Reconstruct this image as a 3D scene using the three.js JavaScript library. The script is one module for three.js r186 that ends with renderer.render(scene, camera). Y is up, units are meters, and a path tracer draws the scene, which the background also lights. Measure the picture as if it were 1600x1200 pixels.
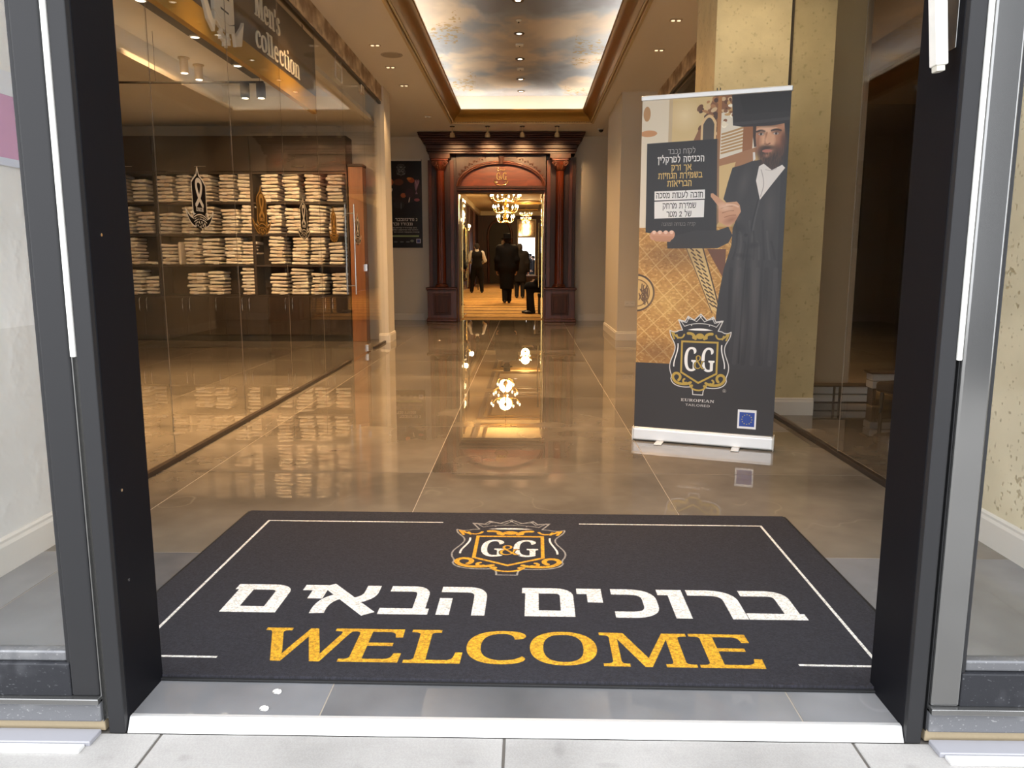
import * as THREE from 'three';
import { RoundedBoxGeometry } from 'three/addons/geometries/RoundedBoxGeometry.js';
import { TextGeometry } from 'three/addons/geometries/TextGeometry.js';
import { FontLoader } from 'three/addons/loaders/FontLoader.js';
import { mergeGeometries, mergeVertices, toCreasedNormals } from 'three/addons/utils/BufferGeometryUtils.js';
import { MarchingCubes } from 'three/addons/objects/MarchingCubes.js';
import { RectAreaLightUniformsLib } from 'three/addons/lights/RectAreaLightUniformsLib.js';

// ------------------------------------------------------------ camera, sky, large lights, exposure
const scene = new THREE.Scene();
const renderer = new THREE.WebGLRenderer({ antialias: true });
renderer.toneMapping = THREE.LinearToneMapping;
renderer.toneMappingExposure = 1.0;
renderer.shadowMap.enabled = true;
RectAreaLightUniformsLib.init();
const camera = new THREE.PerspectiveCamera(2 * Math.atan(600 / 1209) * 180 / Math.PI, 4 / 3, 0.05, 200);
camera.position.set(0, 1.12, 0);
camera.rotation.order = 'YXZ';
camera.rotation.set(-0.15669, 0.018789, 0.0015);

// even overcast sky, brighter towards the zenith as overcast skies are
{
  const d = new Float32Array(32 * 16 * 4);
  for (let y = 0; y < 16; y++) for (let x = 0; x < 32; x++) { const s = Math.max(0, Math.sin(((y + 0.5) / 16 - 0.5) * Math.PI)), k = 3.95 * (0.88 + 0.12 * s); d.set([k * 0.975, k, k * 1.045, 1], (y * 32 + x) * 4); }
  const sky = new THREE.DataTexture(d, 32, 16, THREE.RGBAFormat, THREE.FloatType); sky.mapping = THREE.EquirectangularReflectionMapping; sky.magFilter = THREE.LinearFilter; sky.needsUpdate = true;
  scene.background = sky; scene.environment = sky;
}
const WARM = [1, 0.59, 0.265];
const CEIL = 3.43, XL = -1.98, XR = 1.82, FZ = -1.73, ZB = -15.0;

function rectLight(name, w, h, pos, look, intensity, rgb = WARM) {
  const l = new THREE.RectAreaLight(new THREE.Color().setRGB(...rgb), intensity, w, h);
  l.position.set(...pos); l.lookAt(...look); l.name = name; scene.add(l); return l;
}
// LED strips hidden behind the gilded cove (their glowing bodies are built with the cove)
const COVE = { x0: -1.30, x1: 1.11, z0: -13.55, z1: -2.7 };
rectLight('cove_light_left', 10.6, 0.05, [-1.30, 3.552, -8.1], [-1.12, 4.3, -8.1], 20, [1, 0.885, 0.72]);
rectLight('cove_light_right', 10.6, 0.05, [1.11, 3.552, -8.1], [0.93, 4.3, -8.1], 20, [1, 0.885, 0.72]);
rectLight('cove_light_far', 2.2, 0.05, [-0.09, 3.552, -13.55], [-0.09, 4.3, -13.37], 20, [1, 0.885, 0.72]);
rectLight('cove_light_near', 2.2, 0.05, [-0.09, 3.552, -2.7], [-0.09, 4.3, -2.88], 20, [1, 0.885, 0.72]);
// LED strips along the ceiling tray of the left shop and along the raised ceiling of the right shop
rectLight('tray_light_left', 7.4, 0.05, [-3.80, 3.07, -6.3], [-3.6, 3.6, -6.3], 0.85, [1, 0.72, 0.42]);
rectLight('tray_light_far', 1.3, 0.05, [-3.0, 3.07, -10.22], [-3.0, 3.6, -10.0], 0.85, [1, 0.72, 0.42]);
rectLight('shop_light_right', 8, 0.05, [4.08, 3.31, -6.5], [3.9, 3.8, -6.5], 4.5, [1, 0.70, 0.34]);

// ------------------------------------------------------------ helpers
const V3 = (x, y, z) => new THREE.Vector3(x, y, z);
const rgb = (r, g, b) => new THREE.Color().setRGB(r, g, b);
let seed = 12345;
const rnd = () => { seed = (seed * 1664525 + 1013904223) >>> 0; return seed / 4294967296; };
const rr = (a, b) => a + (b - a) * rnd();
const used = new Map();
function numbered(n) { const k = used.get(n) ?? 0; used.set(n, k + 1); return k ? n + '_' + String(k).padStart(3, '0') : n; }
function tag(o, label, category, group) { o.userData.label = label; o.userData.category = category; if (group) o.userData.group = group; return o; }
function thing(name, label, category, pos = [0, 0, 0], turn = 0, group) {
  const o = new THREE.Group(); o.name = numbered(name); o.position.set(...pos); o.rotation.y = turn; scene.add(o);
  return tag(o, label, category, group);
}
function part(name, geo, mat, parent) { const m = new THREE.Mesh(geo, mat); m.name = name; parent.add(m); return m; }
function solo(name, geo, mat, label, category, pos = [0, 0, 0], turn = 0, group) {
  const m = new THREE.Mesh(geo, mat); m.name = numbered(name); m.position.set(...pos); m.rotation.y = turn; scene.add(m); return tag(m, label, category, group);
}
function struct(name, geo, mat, pos = [0, 0, 0]) {
  const m = geo ? new THREE.Mesh(geo, mat) : new THREE.Group(); m.name = numbered(name); m.position.set(...pos); m.userData.kind = 'structure'; scene.add(m); return m;
}
const merge = (l) => mergeGeometries(l.map((g) => { const h = g.index ? g.toNonIndexed() : g; for (const k of Object.keys(h.attributes)) if (!['position', 'normal', 'uv'].includes(k)) h.deleteAttribute(k); return h; }));
// uv in metres by the dominant axis of each face; turned = true swaps u and v
function metric(g, s = 1, turned = false, off = [0, 0]) {
  const h = g.index ? g.toNonIndexed() : g, p = h.attributes.position, n = h.attributes.normal, uv = new Float32Array(p.count * 2);
  for (let i = 0; i < p.count; i++) {
    const t = i - (i % 3), ax = Math.abs(n.getX(t) + n.getX(t + 1) + n.getX(t + 2)), ay = Math.abs(n.getY(t) + n.getY(t + 1) + n.getY(t + 2)), az = Math.abs(n.getZ(t) + n.getZ(t + 1) + n.getZ(t + 2));
    let u, v;
    if (ay >= ax && ay >= az) { u = p.getX(i); v = -p.getZ(i); } else if (ax >= az) { u = p.getZ(i); v = p.getY(i); } else { u = p.getX(i); v = p.getY(i); }
    if (turned) [u, v] = [v, u];
    uv[i * 2] = u * s + off[0]; uv[i * 2 + 1] = v * s + off[1];
  }
  h.setAttribute('uv', new THREE.BufferAttribute(uv, 2)); return h;
}
// box from its limits
function bx(x0, x1, y0, y1, z0, z1) { if (z0 > z1) [z0, z1] = [z1, z0]; const g = new THREE.BoxGeometry(x1 - x0, y1 - y0, z1 - z0); g.translate((x0 + x1) / 2, (y0 + y1) / 2, (z0 + z1) / 2); return g; }
function rb(x0, x1, y0, y1, z0, z1, r = 0.004, seg = 1) {
  if (z0 > z1) [z0, z1] = [z1, z0];
  const w = x1 - x0, h = y1 - y0, d = z1 - z0; const g = new RoundedBoxGeometry(w, h, d, seg, Math.min(r, w / 2.01, h / 2.01, d / 2.01)); g.translate((x0 + x1) / 2, (y0 + y1) / 2, (z0 + z1) / 2); return g;
}
function cyl(r0, r1, h, x, y, z, seg = 20) { const g = new THREE.CylinderGeometry(r1, r0, h, seg); g.translate(x, y, z); return g; }
function tube(pts, r, seg = 24, rad = 8) { return new THREE.TubeGeometry(new THREE.CatmullRomCurve3(pts.map((p) => V3(...p))), seg, r, rad); }
function rod(a, b, r, rad = 8) {
  const A = V3(...a), B = V3(...b), d = B.clone().sub(A), g = new THREE.CylinderGeometry(r, r, d.length(), rad);
  g.applyQuaternion(new THREE.Quaternion().setFromUnitVectors(V3(0, 1, 0), d.normalize())); g.translate((a[0] + b[0]) / 2, (a[1] + b[1]) / 2, (a[2] + b[2]) / 2); return g;
}
function lathe(pts, seg = 24) { return new THREE.LatheGeometry(pts.map((p) => new THREE.Vector2(p[0], p[1])), seg); }
const move = (g, x, y, z) => g.clone().translate(x, y, z);
// a chamfered slab: flat top with a small bevel, for tiles
function slab(w, h, d, b) {
  const s = new THREE.Shape(); s.moveTo(-w / 2 + b, -d / 2 + b); s.lineTo(w / 2 - b, -d / 2 + b); s.lineTo(w / 2 - b, d / 2 - b); s.lineTo(-w / 2 + b, d / 2 - b); s.closePath();
  const g = new THREE.ExtrudeGeometry(s, { depth: h - b, bevelEnabled: true, bevelThickness: b, bevelSize: b, bevelSegments: 1 });
  g.rotateX(-Math.PI / 2); g.translate(0, -h, 0); return g;
}
// ------------------------------------------------------------ noise and textures
const P = new Uint8Array(512); { const p = [...Array(256).keys()]; for (let i = 255; i > 0; i--) { const j = Math.floor(rnd() * (i + 1)); [p[i], p[j]] = [p[j], p[i]]; } for (let i = 0; i < 512; i++) P[i] = p[i & 255]; }
function vnoise(x, y, per) {
  const xi = Math.floor(x), yi = Math.floor(y), fx = x - xi, fy = y - yi, u = fx * fx * (3 - 2 * fx), v = fy * fy * (3 - 2 * fy), m = (k) => ((k % per) + per) % per;
  const h = (a, b) => P[P[m(a) & 255] + (m(b) & 255)] / 255;
  return (h(xi, yi) * (1 - u) + h(xi + 1, yi) * u) * (1 - v) + (h(xi, yi + 1) * (1 - u) + h(xi + 1, yi + 1) * u) * v;
}
function fbm(u, v, base, oct = 4, gain = 0.5) { let s = 0, a = 1, t = 0; for (let i = 0, f = base; i < oct; i++, f *= 2, a *= gain) { s += a * vnoise(u * f + i * 17, v * f + i * 31, f); t += a; } return s / t; }
function pixelTex(w, h, f, srgb = true, repeat = true) {
  const d = new Uint8Array(w * h * 4);
  for (let y = 0; y < h; y++) for (let x = 0; x < w; x++) { const c = f(x / w, y / h, x, y), o = (y * w + x) * 4; d[o] = Math.max(0, Math.min(255, c[0])); d[o + 1] = Math.max(0, Math.min(255, c[1])); d[o + 2] = Math.max(0, Math.min(255, c[2])); d[o + 3] = 255; }
  const t = new THREE.DataTexture(d, w, h); t.magFilter = THREE.LinearFilter; t.minFilter = THREE.LinearMipmapLinearFilter; t.generateMipmaps = true;
  if (repeat) t.wrapS = t.wrapT = THREE.RepeatWrapping; if (srgb) t.colorSpace = THREE.SRGBColorSpace; t.needsUpdate = true; return t;
}
function canvasTex(w, h, draw) {
  const c = document.createElement('canvas'); c.width = w; c.height = h; const x = c.getContext('2d'); draw(x, w, h);
  const t = new THREE.CanvasTexture(c); t.colorSpace = THREE.SRGBColorSpace; t.anisotropy = 8; return t;
}
const std = (o) => new THREE.MeshStandardMaterial(o), phy = (o) => new THREE.MeshPhysicalMaterial(o);
const lerp = (a, b, t) => a + (b - a) * t, mixc = (a, b, t) => [lerp(a[0], b[0], t), lerp(a[1], b[1], t), lerp(a[2], b[2], t)];

const T = {};
// polished taupe stone: clouds and thin pale veins
function stoneTex(k) {
  return pixelTex(512, 512, (u, v) => {
    const c = fbm(u + k * 0.37, v + k * 0.61, 4, 6), s = fbm(u + 0.3, v + k * 0.2, 16, 3);
    const wob = fbm(u + k * 0.5, v, 4, 4), vein = Math.abs(Math.sin((u * 2 + v * 3 + wob * 3.2 + k) * Math.PI));
    const line = Math.pow(1 - Math.min(1, vein * 9), 2) * Math.max(0, fbm(u, v + k * 0.4, 8, 2) - 0.45) * 2.2;
    const b = 114 + (c - 0.5) * 60 + (s - 0.5) * 18;
    return [b * 1.0 + line * 24, b * 0.99 + line * 24, b * 0.98 + line * 23];
  });
}
T.stone = [0, 1, 2].map(stoneTex);
T.pave = pixelTex(512, 512, (u, v, x, y) => { const c = fbm(u, v, 5, 6), g = P[(x * 7 + P[y & 255]) & 255] / 255; const b = 194 + (c - 0.5) * 52 + (g - 0.5) * 14, d = Math.pow(Math.max(0, fbm(u + 0.4, v, 24, 2) - 0.74), 1) * 70; return [b - d, b - 3 - d, b - 7 - d]; });
T.grain = pixelTex(256, 256, (u, v, x, y) => { const g = 120 + fbm(u, v, 32, 3) * 110 + (P[(x + P[y]) & 255] / 255 - 0.5) * 40; return [g, g, g]; }, false);
T.plaster = pixelTex(512, 512, (u, v) => { const g = fbm(u, v, 6, 5) * 150 + Math.pow(fbm(u, v + 0.3, 20, 3), 3) * 220; return [g, g, g]; }, false);
T.plasterc = pixelTex(256, 256, (u, v) => { const g = 236 + (fbm(u, v, 4, 5) - 0.5) * 24; return [g, g - 1, g - 4]; });
T.trav = pixelTex(512, 512, (u, v) => { const c = fbm(u, v, 4, 5), p = Math.min(1, Math.max(0, fbm(u, v + 0.5, 64, 2) - 0.60 - 0.25 * fbm(u + 0.2, v, 5, 2)) * 9) * 42; const b = 232 + (c - 0.5) * 40; return [b - p, b - 11 - p * 1.1, b - 42 - p * 1.2]; });
T.travb = pixelTex(512, 512, (u, v) => { const p = Math.min(1, Math.max(0, fbm(u, v + 0.5, 64, 2) - 0.60 - 0.25 * fbm(u + 0.2, v, 5, 2)) * 9) * 120; const g = 190 - p + fbm(u, v, 12, 4) * 40; return [g, g, g]; }, false);
T.wood = pixelTex(512, 1024, (u, v) => { const w = fbm(u, v, 4, 3), r = fbm(u + w * 0.08, v * 0.125, 24, 4), s = fbm(u, v * 0.0625, 96, 2); const t = r * 0.7 + s * 0.3; return mixc([52, 21, 8], [122, 58, 24], t); });
T.darkwood = pixelTex(256, 512, (u, v) => { const r = fbm(u, v * 0.125, 32, 3), s = fbm(u, v * 0.0625, 64, 2); return mixc([40, 31, 25], [62, 50, 41], r * 0.6 + s * 0.4); });
T.paleWood = pixelTex(256, 512, (u, v) => { const r = fbm(u, v * 0.125, 24, 3), s = fbm(u, v * 0.0625, 64, 2); return mixc([128, 80, 44], [172, 114, 68], r * 0.6 + s * 0.4); });
T.brush = pixelTex(256, 256, (u, v) => { const g = 150 + fbm(u * 0.03, v, 64, 3) * 80; return [g, g, g]; }, false);
T.mottle = pixelTex(256, 256, (u, v) => { const c = fbm(u, v, 6, 5); return mixc([160, 138, 112], [238, 224, 200], Math.min(1, Math.max(0, (c - 0.3) * 2.2))); });
T.pile = pixelTex(512, 512, (u, v, x, y) => { const g = 60 + fbm(u, v, 128, 2) * 150 + (P[(x * 3 + P[(y * 5) & 255]) & 255] / 255) * 45; return [g, g, g]; }, false);
T.knit = pixelTex(256, 256, (u, v) => { const g = 110 + fbm(u, v, 64, 2) * 140; return [g, g, g]; }, false);
T.carpet = pixelTex(256, 512, (u, v) => { const n = fbm(u, v, 32, 3), band = Math.sin(v * Math.PI * 2 * 2), dia = Math.abs(((u * 4 + v * 4) % 1) - 0.5) < 0.07 || Math.abs(((u * 4 - v * 4 + 4) % 1) - 0.5) < 0.07; let c = mixc([156, 114, 54], [212, 168, 94], n); if (band > 0.72) c = mixc(c, [92, 52, 24], 0.75); else if (dia) c = mixc(c, [224, 178, 108], 0.6); return c; });
// painted sky on the raised ceiling: grey blue, peach clouds, small gold leaf sprays
T.mottleCream = pixelTex(256, 256, (u, v) => { const c = (fbm(u, v, 5, 5) - 0.5) * 44, p = Math.max(0, fbm(u, v + 0.3, 48, 2) - 0.72) * 160; return [222 + c - p, 205 + c - p, 160 + c * 0.9 - p]; });
T.skyPaint = pixelTex(512, 2048, (u, v) => {
  const w = fbm(u * 0.5, v, 10, 3) - 0.5, U = u * 0.35 + 0.05 * w, V = v + 0.03 * w, a = fbm(U, V, 14, 5), b = fbm(U + 0.4, V + 0.13, 9, 4), c = fbm(U + 0.7, V + 0.4, 22, 4), st = (x, e, g) => { const t = Math.min(1, Math.max(0, (x - e) / g)); return t * t * (3 - 2 * t); };
  let col = mixc([140, 152, 174], [172, 182, 198], b);
  col = mixc(col, [208, 190, 172], st(a, 0.44, 0.24) * 0.6); col = mixc(col, [230, 216, 198], st(a * 0.5 + c * 0.5, 0.5, 0.2) * 0.55); col = mixc(col, [128, 134, 148], st(0.52 - a, 0.04, 0.2) * 0.5);
  const leaf = fbm(u, v * 4, 72, 2), patch = fbm(u, v * 4, 6, 2), edge = Math.abs(u - 0.5) * 2;
  if (leaf > 0.60 && patch > 0.58 && edge > 0.5) col = mixc(col, [160, 132, 78], 0.6);
  return col;
}, true, false);

function fleckTex(base, pale, amount) { return pixelTex(512, 256, (u, v, x, y) => { const s = fbm(u, v, 100, 2), z = fbm(u + 0.3, v, 6, 3), st = fbm(u, v * 0.3, 20, 3); let t = s > 0.87 - amount * z ? 0.5 : 0; t = Math.max(t, Math.min(1, Math.max(0, (z * 0.6 + st * 0.4 - 0.56) * 5)) * 0.28); const n = (P[(x * 7 + P[y & 255]) & 255] / 255 - 0.5) * 6; return mixc(base, pale, t).map((c) => c + n); }); }
T.railFleck = fleckTex([41, 42, 46], [128, 128, 130], 0.10); T.sillFleck = fleckTex([112, 113, 116], [196, 196, 192], 0.14);
for (const t of [T.railFleck, T.sillFleck]) t.repeat.set(1.6, 3.2);
const M = {};
M.stone = T.stone.map((t, i) => std({ map: t, color: rgb([1.02, 1.1, 1.06][i], [0.92, 0.99, 0.955][i], [0.76, 0.82, 0.79][i]), roughness: 0.008 }));
M.step = T.stone.map((t, i) => std({ map: t, color: rgb([1.30, 1.38, 1.33][i], [1.35, 1.42, 1.37][i], [1.44, 1.5, 1.44][i]), roughness: 0.03 }));   // same stone for the entrance row, daylight painted in as a cooler, lighter tint
M.grout = std({ color: 0xa39a8c, roughness: 0.8 });
M.pave = [0, 1, 2].map((i) => std({ map: T.pave, color: rgb(...[[0.665, 0.665, 0.665], [0.69, 0.685, 0.675], [0.645, 0.645, 0.645]][i]), roughness: 0.85, bumpMap: T.grain, bumpScale: 0.0015 }));
M.joint = std({ color: 0x6f6a64, roughness: 1 });
M.cream = std({ color: rgb(0.70, 0.66, 0.58), roughness: 0.75, bumpMap: T.grain, bumpScale: 0.0006 });
M.ceil = std({ color: rgb(0.78, 0.75, 0.70), roughness: 0.85 });
M.white = std({ map: T.plasterc, color: rgb(1, 1, 0.99), roughness: 0.8, bumpMap: T.plaster, bumpScale: 0.006 });
M.skirt = std({ color: rgb(0.78, 0.75, 0.69), roughness: 0.45 });
M.trav = std({ map: T.trav, roughness: 0.7, bumpMap: T.travb, bumpScale: 0.004 });
M.skyPaint = std({ map: T.skyPaint, roughness: 0.85 });
M.gold = std({ color: rgb(0.36, 0.215, 0.06), roughness: 0.36, metalness: 0.78 });
M.paleGold = std({ color: rgb(0.62, 0.50, 0.30), roughness: 0.5, metalness: 0.2 });
M.wood = std({ map: T.wood, roughness: 0.36 });
M.wood2 = std({ map: T.wood, color: rgb(0.55, 0.50, 0.42), roughness: 0.5 });
M.wood3 = std({ map: T.wood, color: rgb(0.32, 0.27, 0.22), roughness: 0.45 });
M.darkwood = std({ map: T.darkwood, roughness: 0.5 });
M.paleWood = std({ map: T.paleWood, roughness: 0.45 });
M.frame = phy({ color: rgb(0.022, 0.022, 0.0235), roughness: 0.5, specularIntensity: 0.55, bumpMap: T.grain, bumpScale: 0.0003 });
M.railDirty = phy({ map: T.railFleck, roughness: 0.5, specularIntensity: 0.55 });
M.sillDirty = std({ map: T.sillFleck, roughness: 0.4, metalness: 0.4 });
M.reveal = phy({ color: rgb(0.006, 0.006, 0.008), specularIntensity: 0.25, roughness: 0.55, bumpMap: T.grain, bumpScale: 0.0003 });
M.silver = std({ color: rgb(0.26, 0.26, 0.256), roughness: 0.15, metalness: 0.85 });
M.alu = std({ color: rgb(0.80, 0.80, 0.79), roughness: 0.38, metalness: 0.45 });
M.chrome = std({ color: rgb(0.82, 0.80, 0.77), roughness: 0.12, metalness: 1 });
M.brass = std({ color: rgb(0.80, 0.55, 0.20), roughness: 0.2, metalness: 1 });
M.rubber = std({ color: rgb(0.012, 0.012, 0.013), roughness: 0.7 });
M.brushSeal = std({ color: rgb(0.86, 0.85, 0.80), roughness: 0.8 });
M.black = std({ color: rgb(0.012, 0.012, 0.012), roughness: 0.5 });
M.darkgrey = std({ color: rgb(0.05, 0.047, 0.045), roughness: 0.5 });
M.plastic = std({ color: rgb(0.75, 0.74, 0.7), roughness: 0.4 });
M.glass = phy({ color: rgb(0.96, 0.965, 0.96), specularIntensity: 0.36, transmission: 1, thickness: 0, roughness: 0, ior: 1.5 });
M.darkglass = phy({ color: rgb(0.97, 0.96, 0.94), specularIntensity: 0.36, transmission: 1, thickness: 0, roughness: 0, ior: 1.52 });
M.track = std({ color: rgb(0.06, 0.045, 0.035), roughness: 0.4, metalness: 0.4 });
const glow = (r, g, b, k = 1) => std({ color: 0x111111, emissive: rgb(r, g, b), emissiveIntensity: k, roughness: 0.5 });
M.led = glow(1, 0.82, 0.55, 6);
M.ledDim = glow(1, 0.74, 0.42, 0.7);
M.lampGlow = glow(1, 0.86, 0.66, 5);
M.bulb = glow(1, 0.80, 0.46, 7);

// ------------------------------------------------------------ floor: polished tiles on a grout bed
const tileGeo = new Map();
function tileAt(parent, x0, x1, z0, z1, y, g, mats, name, bevel, h, texScale) {
  const w = x1 - x0 - g, d = z1 - z0 - g, key = [w.toFixed(3), d.toFixed(3), Math.floor(rnd() * 3)].join();
  if (!tileGeo.has(key)) tileGeo.set(key, metric(slab(w, h, d, bevel), texScale, false, [rnd(), rnd()]));
  const m = part(name, tileGeo.get(key), mats[Math.floor(rnd() * mats.length)], parent);
  m.position.set((x0 + x1) / 2, y, (z0 + z1) / 2);
  return m;
}
{
  const floor = struct('floor', null);
  part('grout_bed', bx(-6.6, 5.6, -0.1, -0.0012, -15.02, -1.765), M.grout, floor);
  const zs = [-1.76]; for (let z = -2.85; z > -14.9; z -= 1.175) zs.push(z); zs.push(-15.02);
  for (let i = 0; i + 1 < zs.length; i++) for (let k = -5; k <= 4; k++) {
    const x0 = Math.max(-6.55, -0.513 + 1.2 * (k)), x1 = Math.min(5.55, -0.513 + 1.2 * (k + 1));
    if (zs[i] < -11.2 && (x1 < -3.3 || x0 > 1.9)) continue;
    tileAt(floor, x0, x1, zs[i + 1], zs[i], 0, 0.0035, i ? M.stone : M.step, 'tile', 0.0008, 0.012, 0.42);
  }
  const prof = new THREE.Shape([[0, 0.003], [0, -0.031], [-0.030, -0.031], [-0.014, 0.001], [-0.011, 0.003]].map((p) => new THREE.Vector2(...p)));
  const nose = solo('threshold_strip', metric(new THREE.ExtrudeGeometry(prof, { depth: 1.90, bevelEnabled: false }).rotateY(Math.PI / 2)), M.alu, 'bright aluminium nosing strip along the front of the entrance step', 'threshold');
  nose.position.set(-0.981, 0, -1.765);
}
// ------------------------------------------------------------ pavement
{
  const pv = struct('pavement', null);
  part('mortar_bed', bx(-9, 9, -0.2, -0.036, -1.766, 14), M.joint, pv);
  const x0 = -0.895 - 0.845 * 4, zs = [-1.735, -0.54, 0.66, 1.86, 3.06];
  for (let j = 0; j + 1 < zs.length; j++) for (let i = 0; i < 10; i++) tileAt(pv, x0 + 0.845 * i, x0 + 0.845 * (i + 1), zs[j], zs[j + 1], -0.03, 0.007, M.pave, 'paving_slab', 0.002, 0.03, 0.8);
  part('far_paving', metric(bx(-9, 9, -0.036, -0.03, 3.08, 14), 0.8), M.pave[0], pv);
}
// added dark block behind the camera, placed to reflect in the silver door stile
struct('added_reflection_block', metric(rb(4.14, 5.0, -0.03, 5.5, 3.6, 4.6, 0.03)), std({ color: rgb(0.03, 0.032, 0.036), roughness: 0.6 }));
// ------------------------------------------------------------ walls of the corridor
struct('wall_left_entry', metric(bx(-2.06, -1.90, 0, 3.6, -3.1, -1.93), 0.8), M.white);
struct('wall_right_entry', metric(bx(1.865, 2.02, 0, 3.6, -3.1, -1.93), 0.9), M.trav);
const skirtProf = (len) => { const s = new THREE.Shape([[0, 0], [0.018, 0], [0.018, 0.10], [0.012, 0.112], [0.012, 0.122], [0.005, 0.13], [0, 0.13]].map((p) => new THREE.Vector2(...p))); return new THREE.ExtrudeGeometry(s, { depth: len, bevelEnabled: false }); };
// skirting from a to b on the floor, its face to the left of the direction a -> b
function skirting(name, a, b) {
  const d = V3(b[0] - a[0], 0, b[1] - a[1]), L = d.length(), g = skirtProf(L); const ang = Math.atan2(d.x, d.z);
  const m = struct(name, g, M.skirt, [a[0], 0, a[1]]); m.rotation.y = ang; return m;
}
skirting('baseboard_left', [-1.899, -3.1], [-1.899, -1.94]);
skirting('baseboard_right', [1.864, -1.94], [1.864, -3.1]);
struct('wall_back', merge([metric(bx(-3.3, -1.31, 0, 3.55, ZB - 0.25, ZB)), metric(bx(0.34, 2.1, 0, 3.55, ZB - 0.25, ZB)), metric(bx(-1.31, 0.34, 2.40, 3.55, ZB - 0.25, ZB))]), M.cream);
skirting('baseboard_back', [-1.98, ZB + 0.001], [-3.15, ZB + 0.001]);
skirting('baseboard_back', [1.9, ZB + 0.001], [1.0, ZB + 0.001]);
struct('wall_partition_left', metric(bx(-6.6, -2.06, 0, 3.6, -11.42, -11.24)), M.cream);
struct('wall_pier_left', metric(bx(-2.06, -1.925, 0, CEIL, -11.24, -10.77)), M.cream);
skirting('baseboard_pier', [-1.924, -11.24], [-1.924, -10.77]);
skirting('baseboard_pier', [-1.925, -10.769], [-2.06, -10.769]);
struct('wall_recess_left', metric(bx(-3.3, -3.15, 0, 3.6, -15, -11.43)), M.cream);
struct('wall_pillar_right', metric(bx(1.30, 2.12, 0, CEIL, -6.32, -5.68)), std({ map: T.mottleCream, roughness: 0.75, bumpMap: T.grain, bumpScale: 0.002 }));
skirting('baseboard_pillar', [2.12, -5.679], [1.30, -5.679]);
skirting('baseboard_pillar', [1.299, -5.68], [1.299, -6.32]);
struct('wall_pier_right', metric(bx(1.30, 1.95, 0, CEIL, -12.97, -11.16)), M.cream);
skirting('baseboard_pier_right', [1.83, -11.159], [1.29, -11.159]);
skirting('baseboard_pier_right', [1.299, -11.16], [1.299, -12.97]);
struct('wall_recess_right', metric(bx(1.95, 2.1, 0, 3.6, -15, -11.17)), M.cream);
// shells of the two shops
struct('wall_shop_left', metric(bx(-6.75, -6.6, 0, 3.7, -11.42, -1.93)), M.cream);
struct('wall_shop_front_left', metric(bx(-6.6, -2.06, 0, 3.7, -2.1, -1.93)), M.cream);
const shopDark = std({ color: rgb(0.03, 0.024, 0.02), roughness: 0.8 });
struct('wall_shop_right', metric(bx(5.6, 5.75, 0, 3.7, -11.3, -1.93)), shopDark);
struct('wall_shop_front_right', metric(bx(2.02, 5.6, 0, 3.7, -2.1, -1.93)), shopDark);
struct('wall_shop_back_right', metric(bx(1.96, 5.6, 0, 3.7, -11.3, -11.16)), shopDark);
struct('wall_shop_partition', metric(bx(2.13, 2.69, 0, 3.28, -6.6, -6.45)), std({ color: rgb(0.55, 0.42, 0.28), roughness: 0.7 }));
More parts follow.
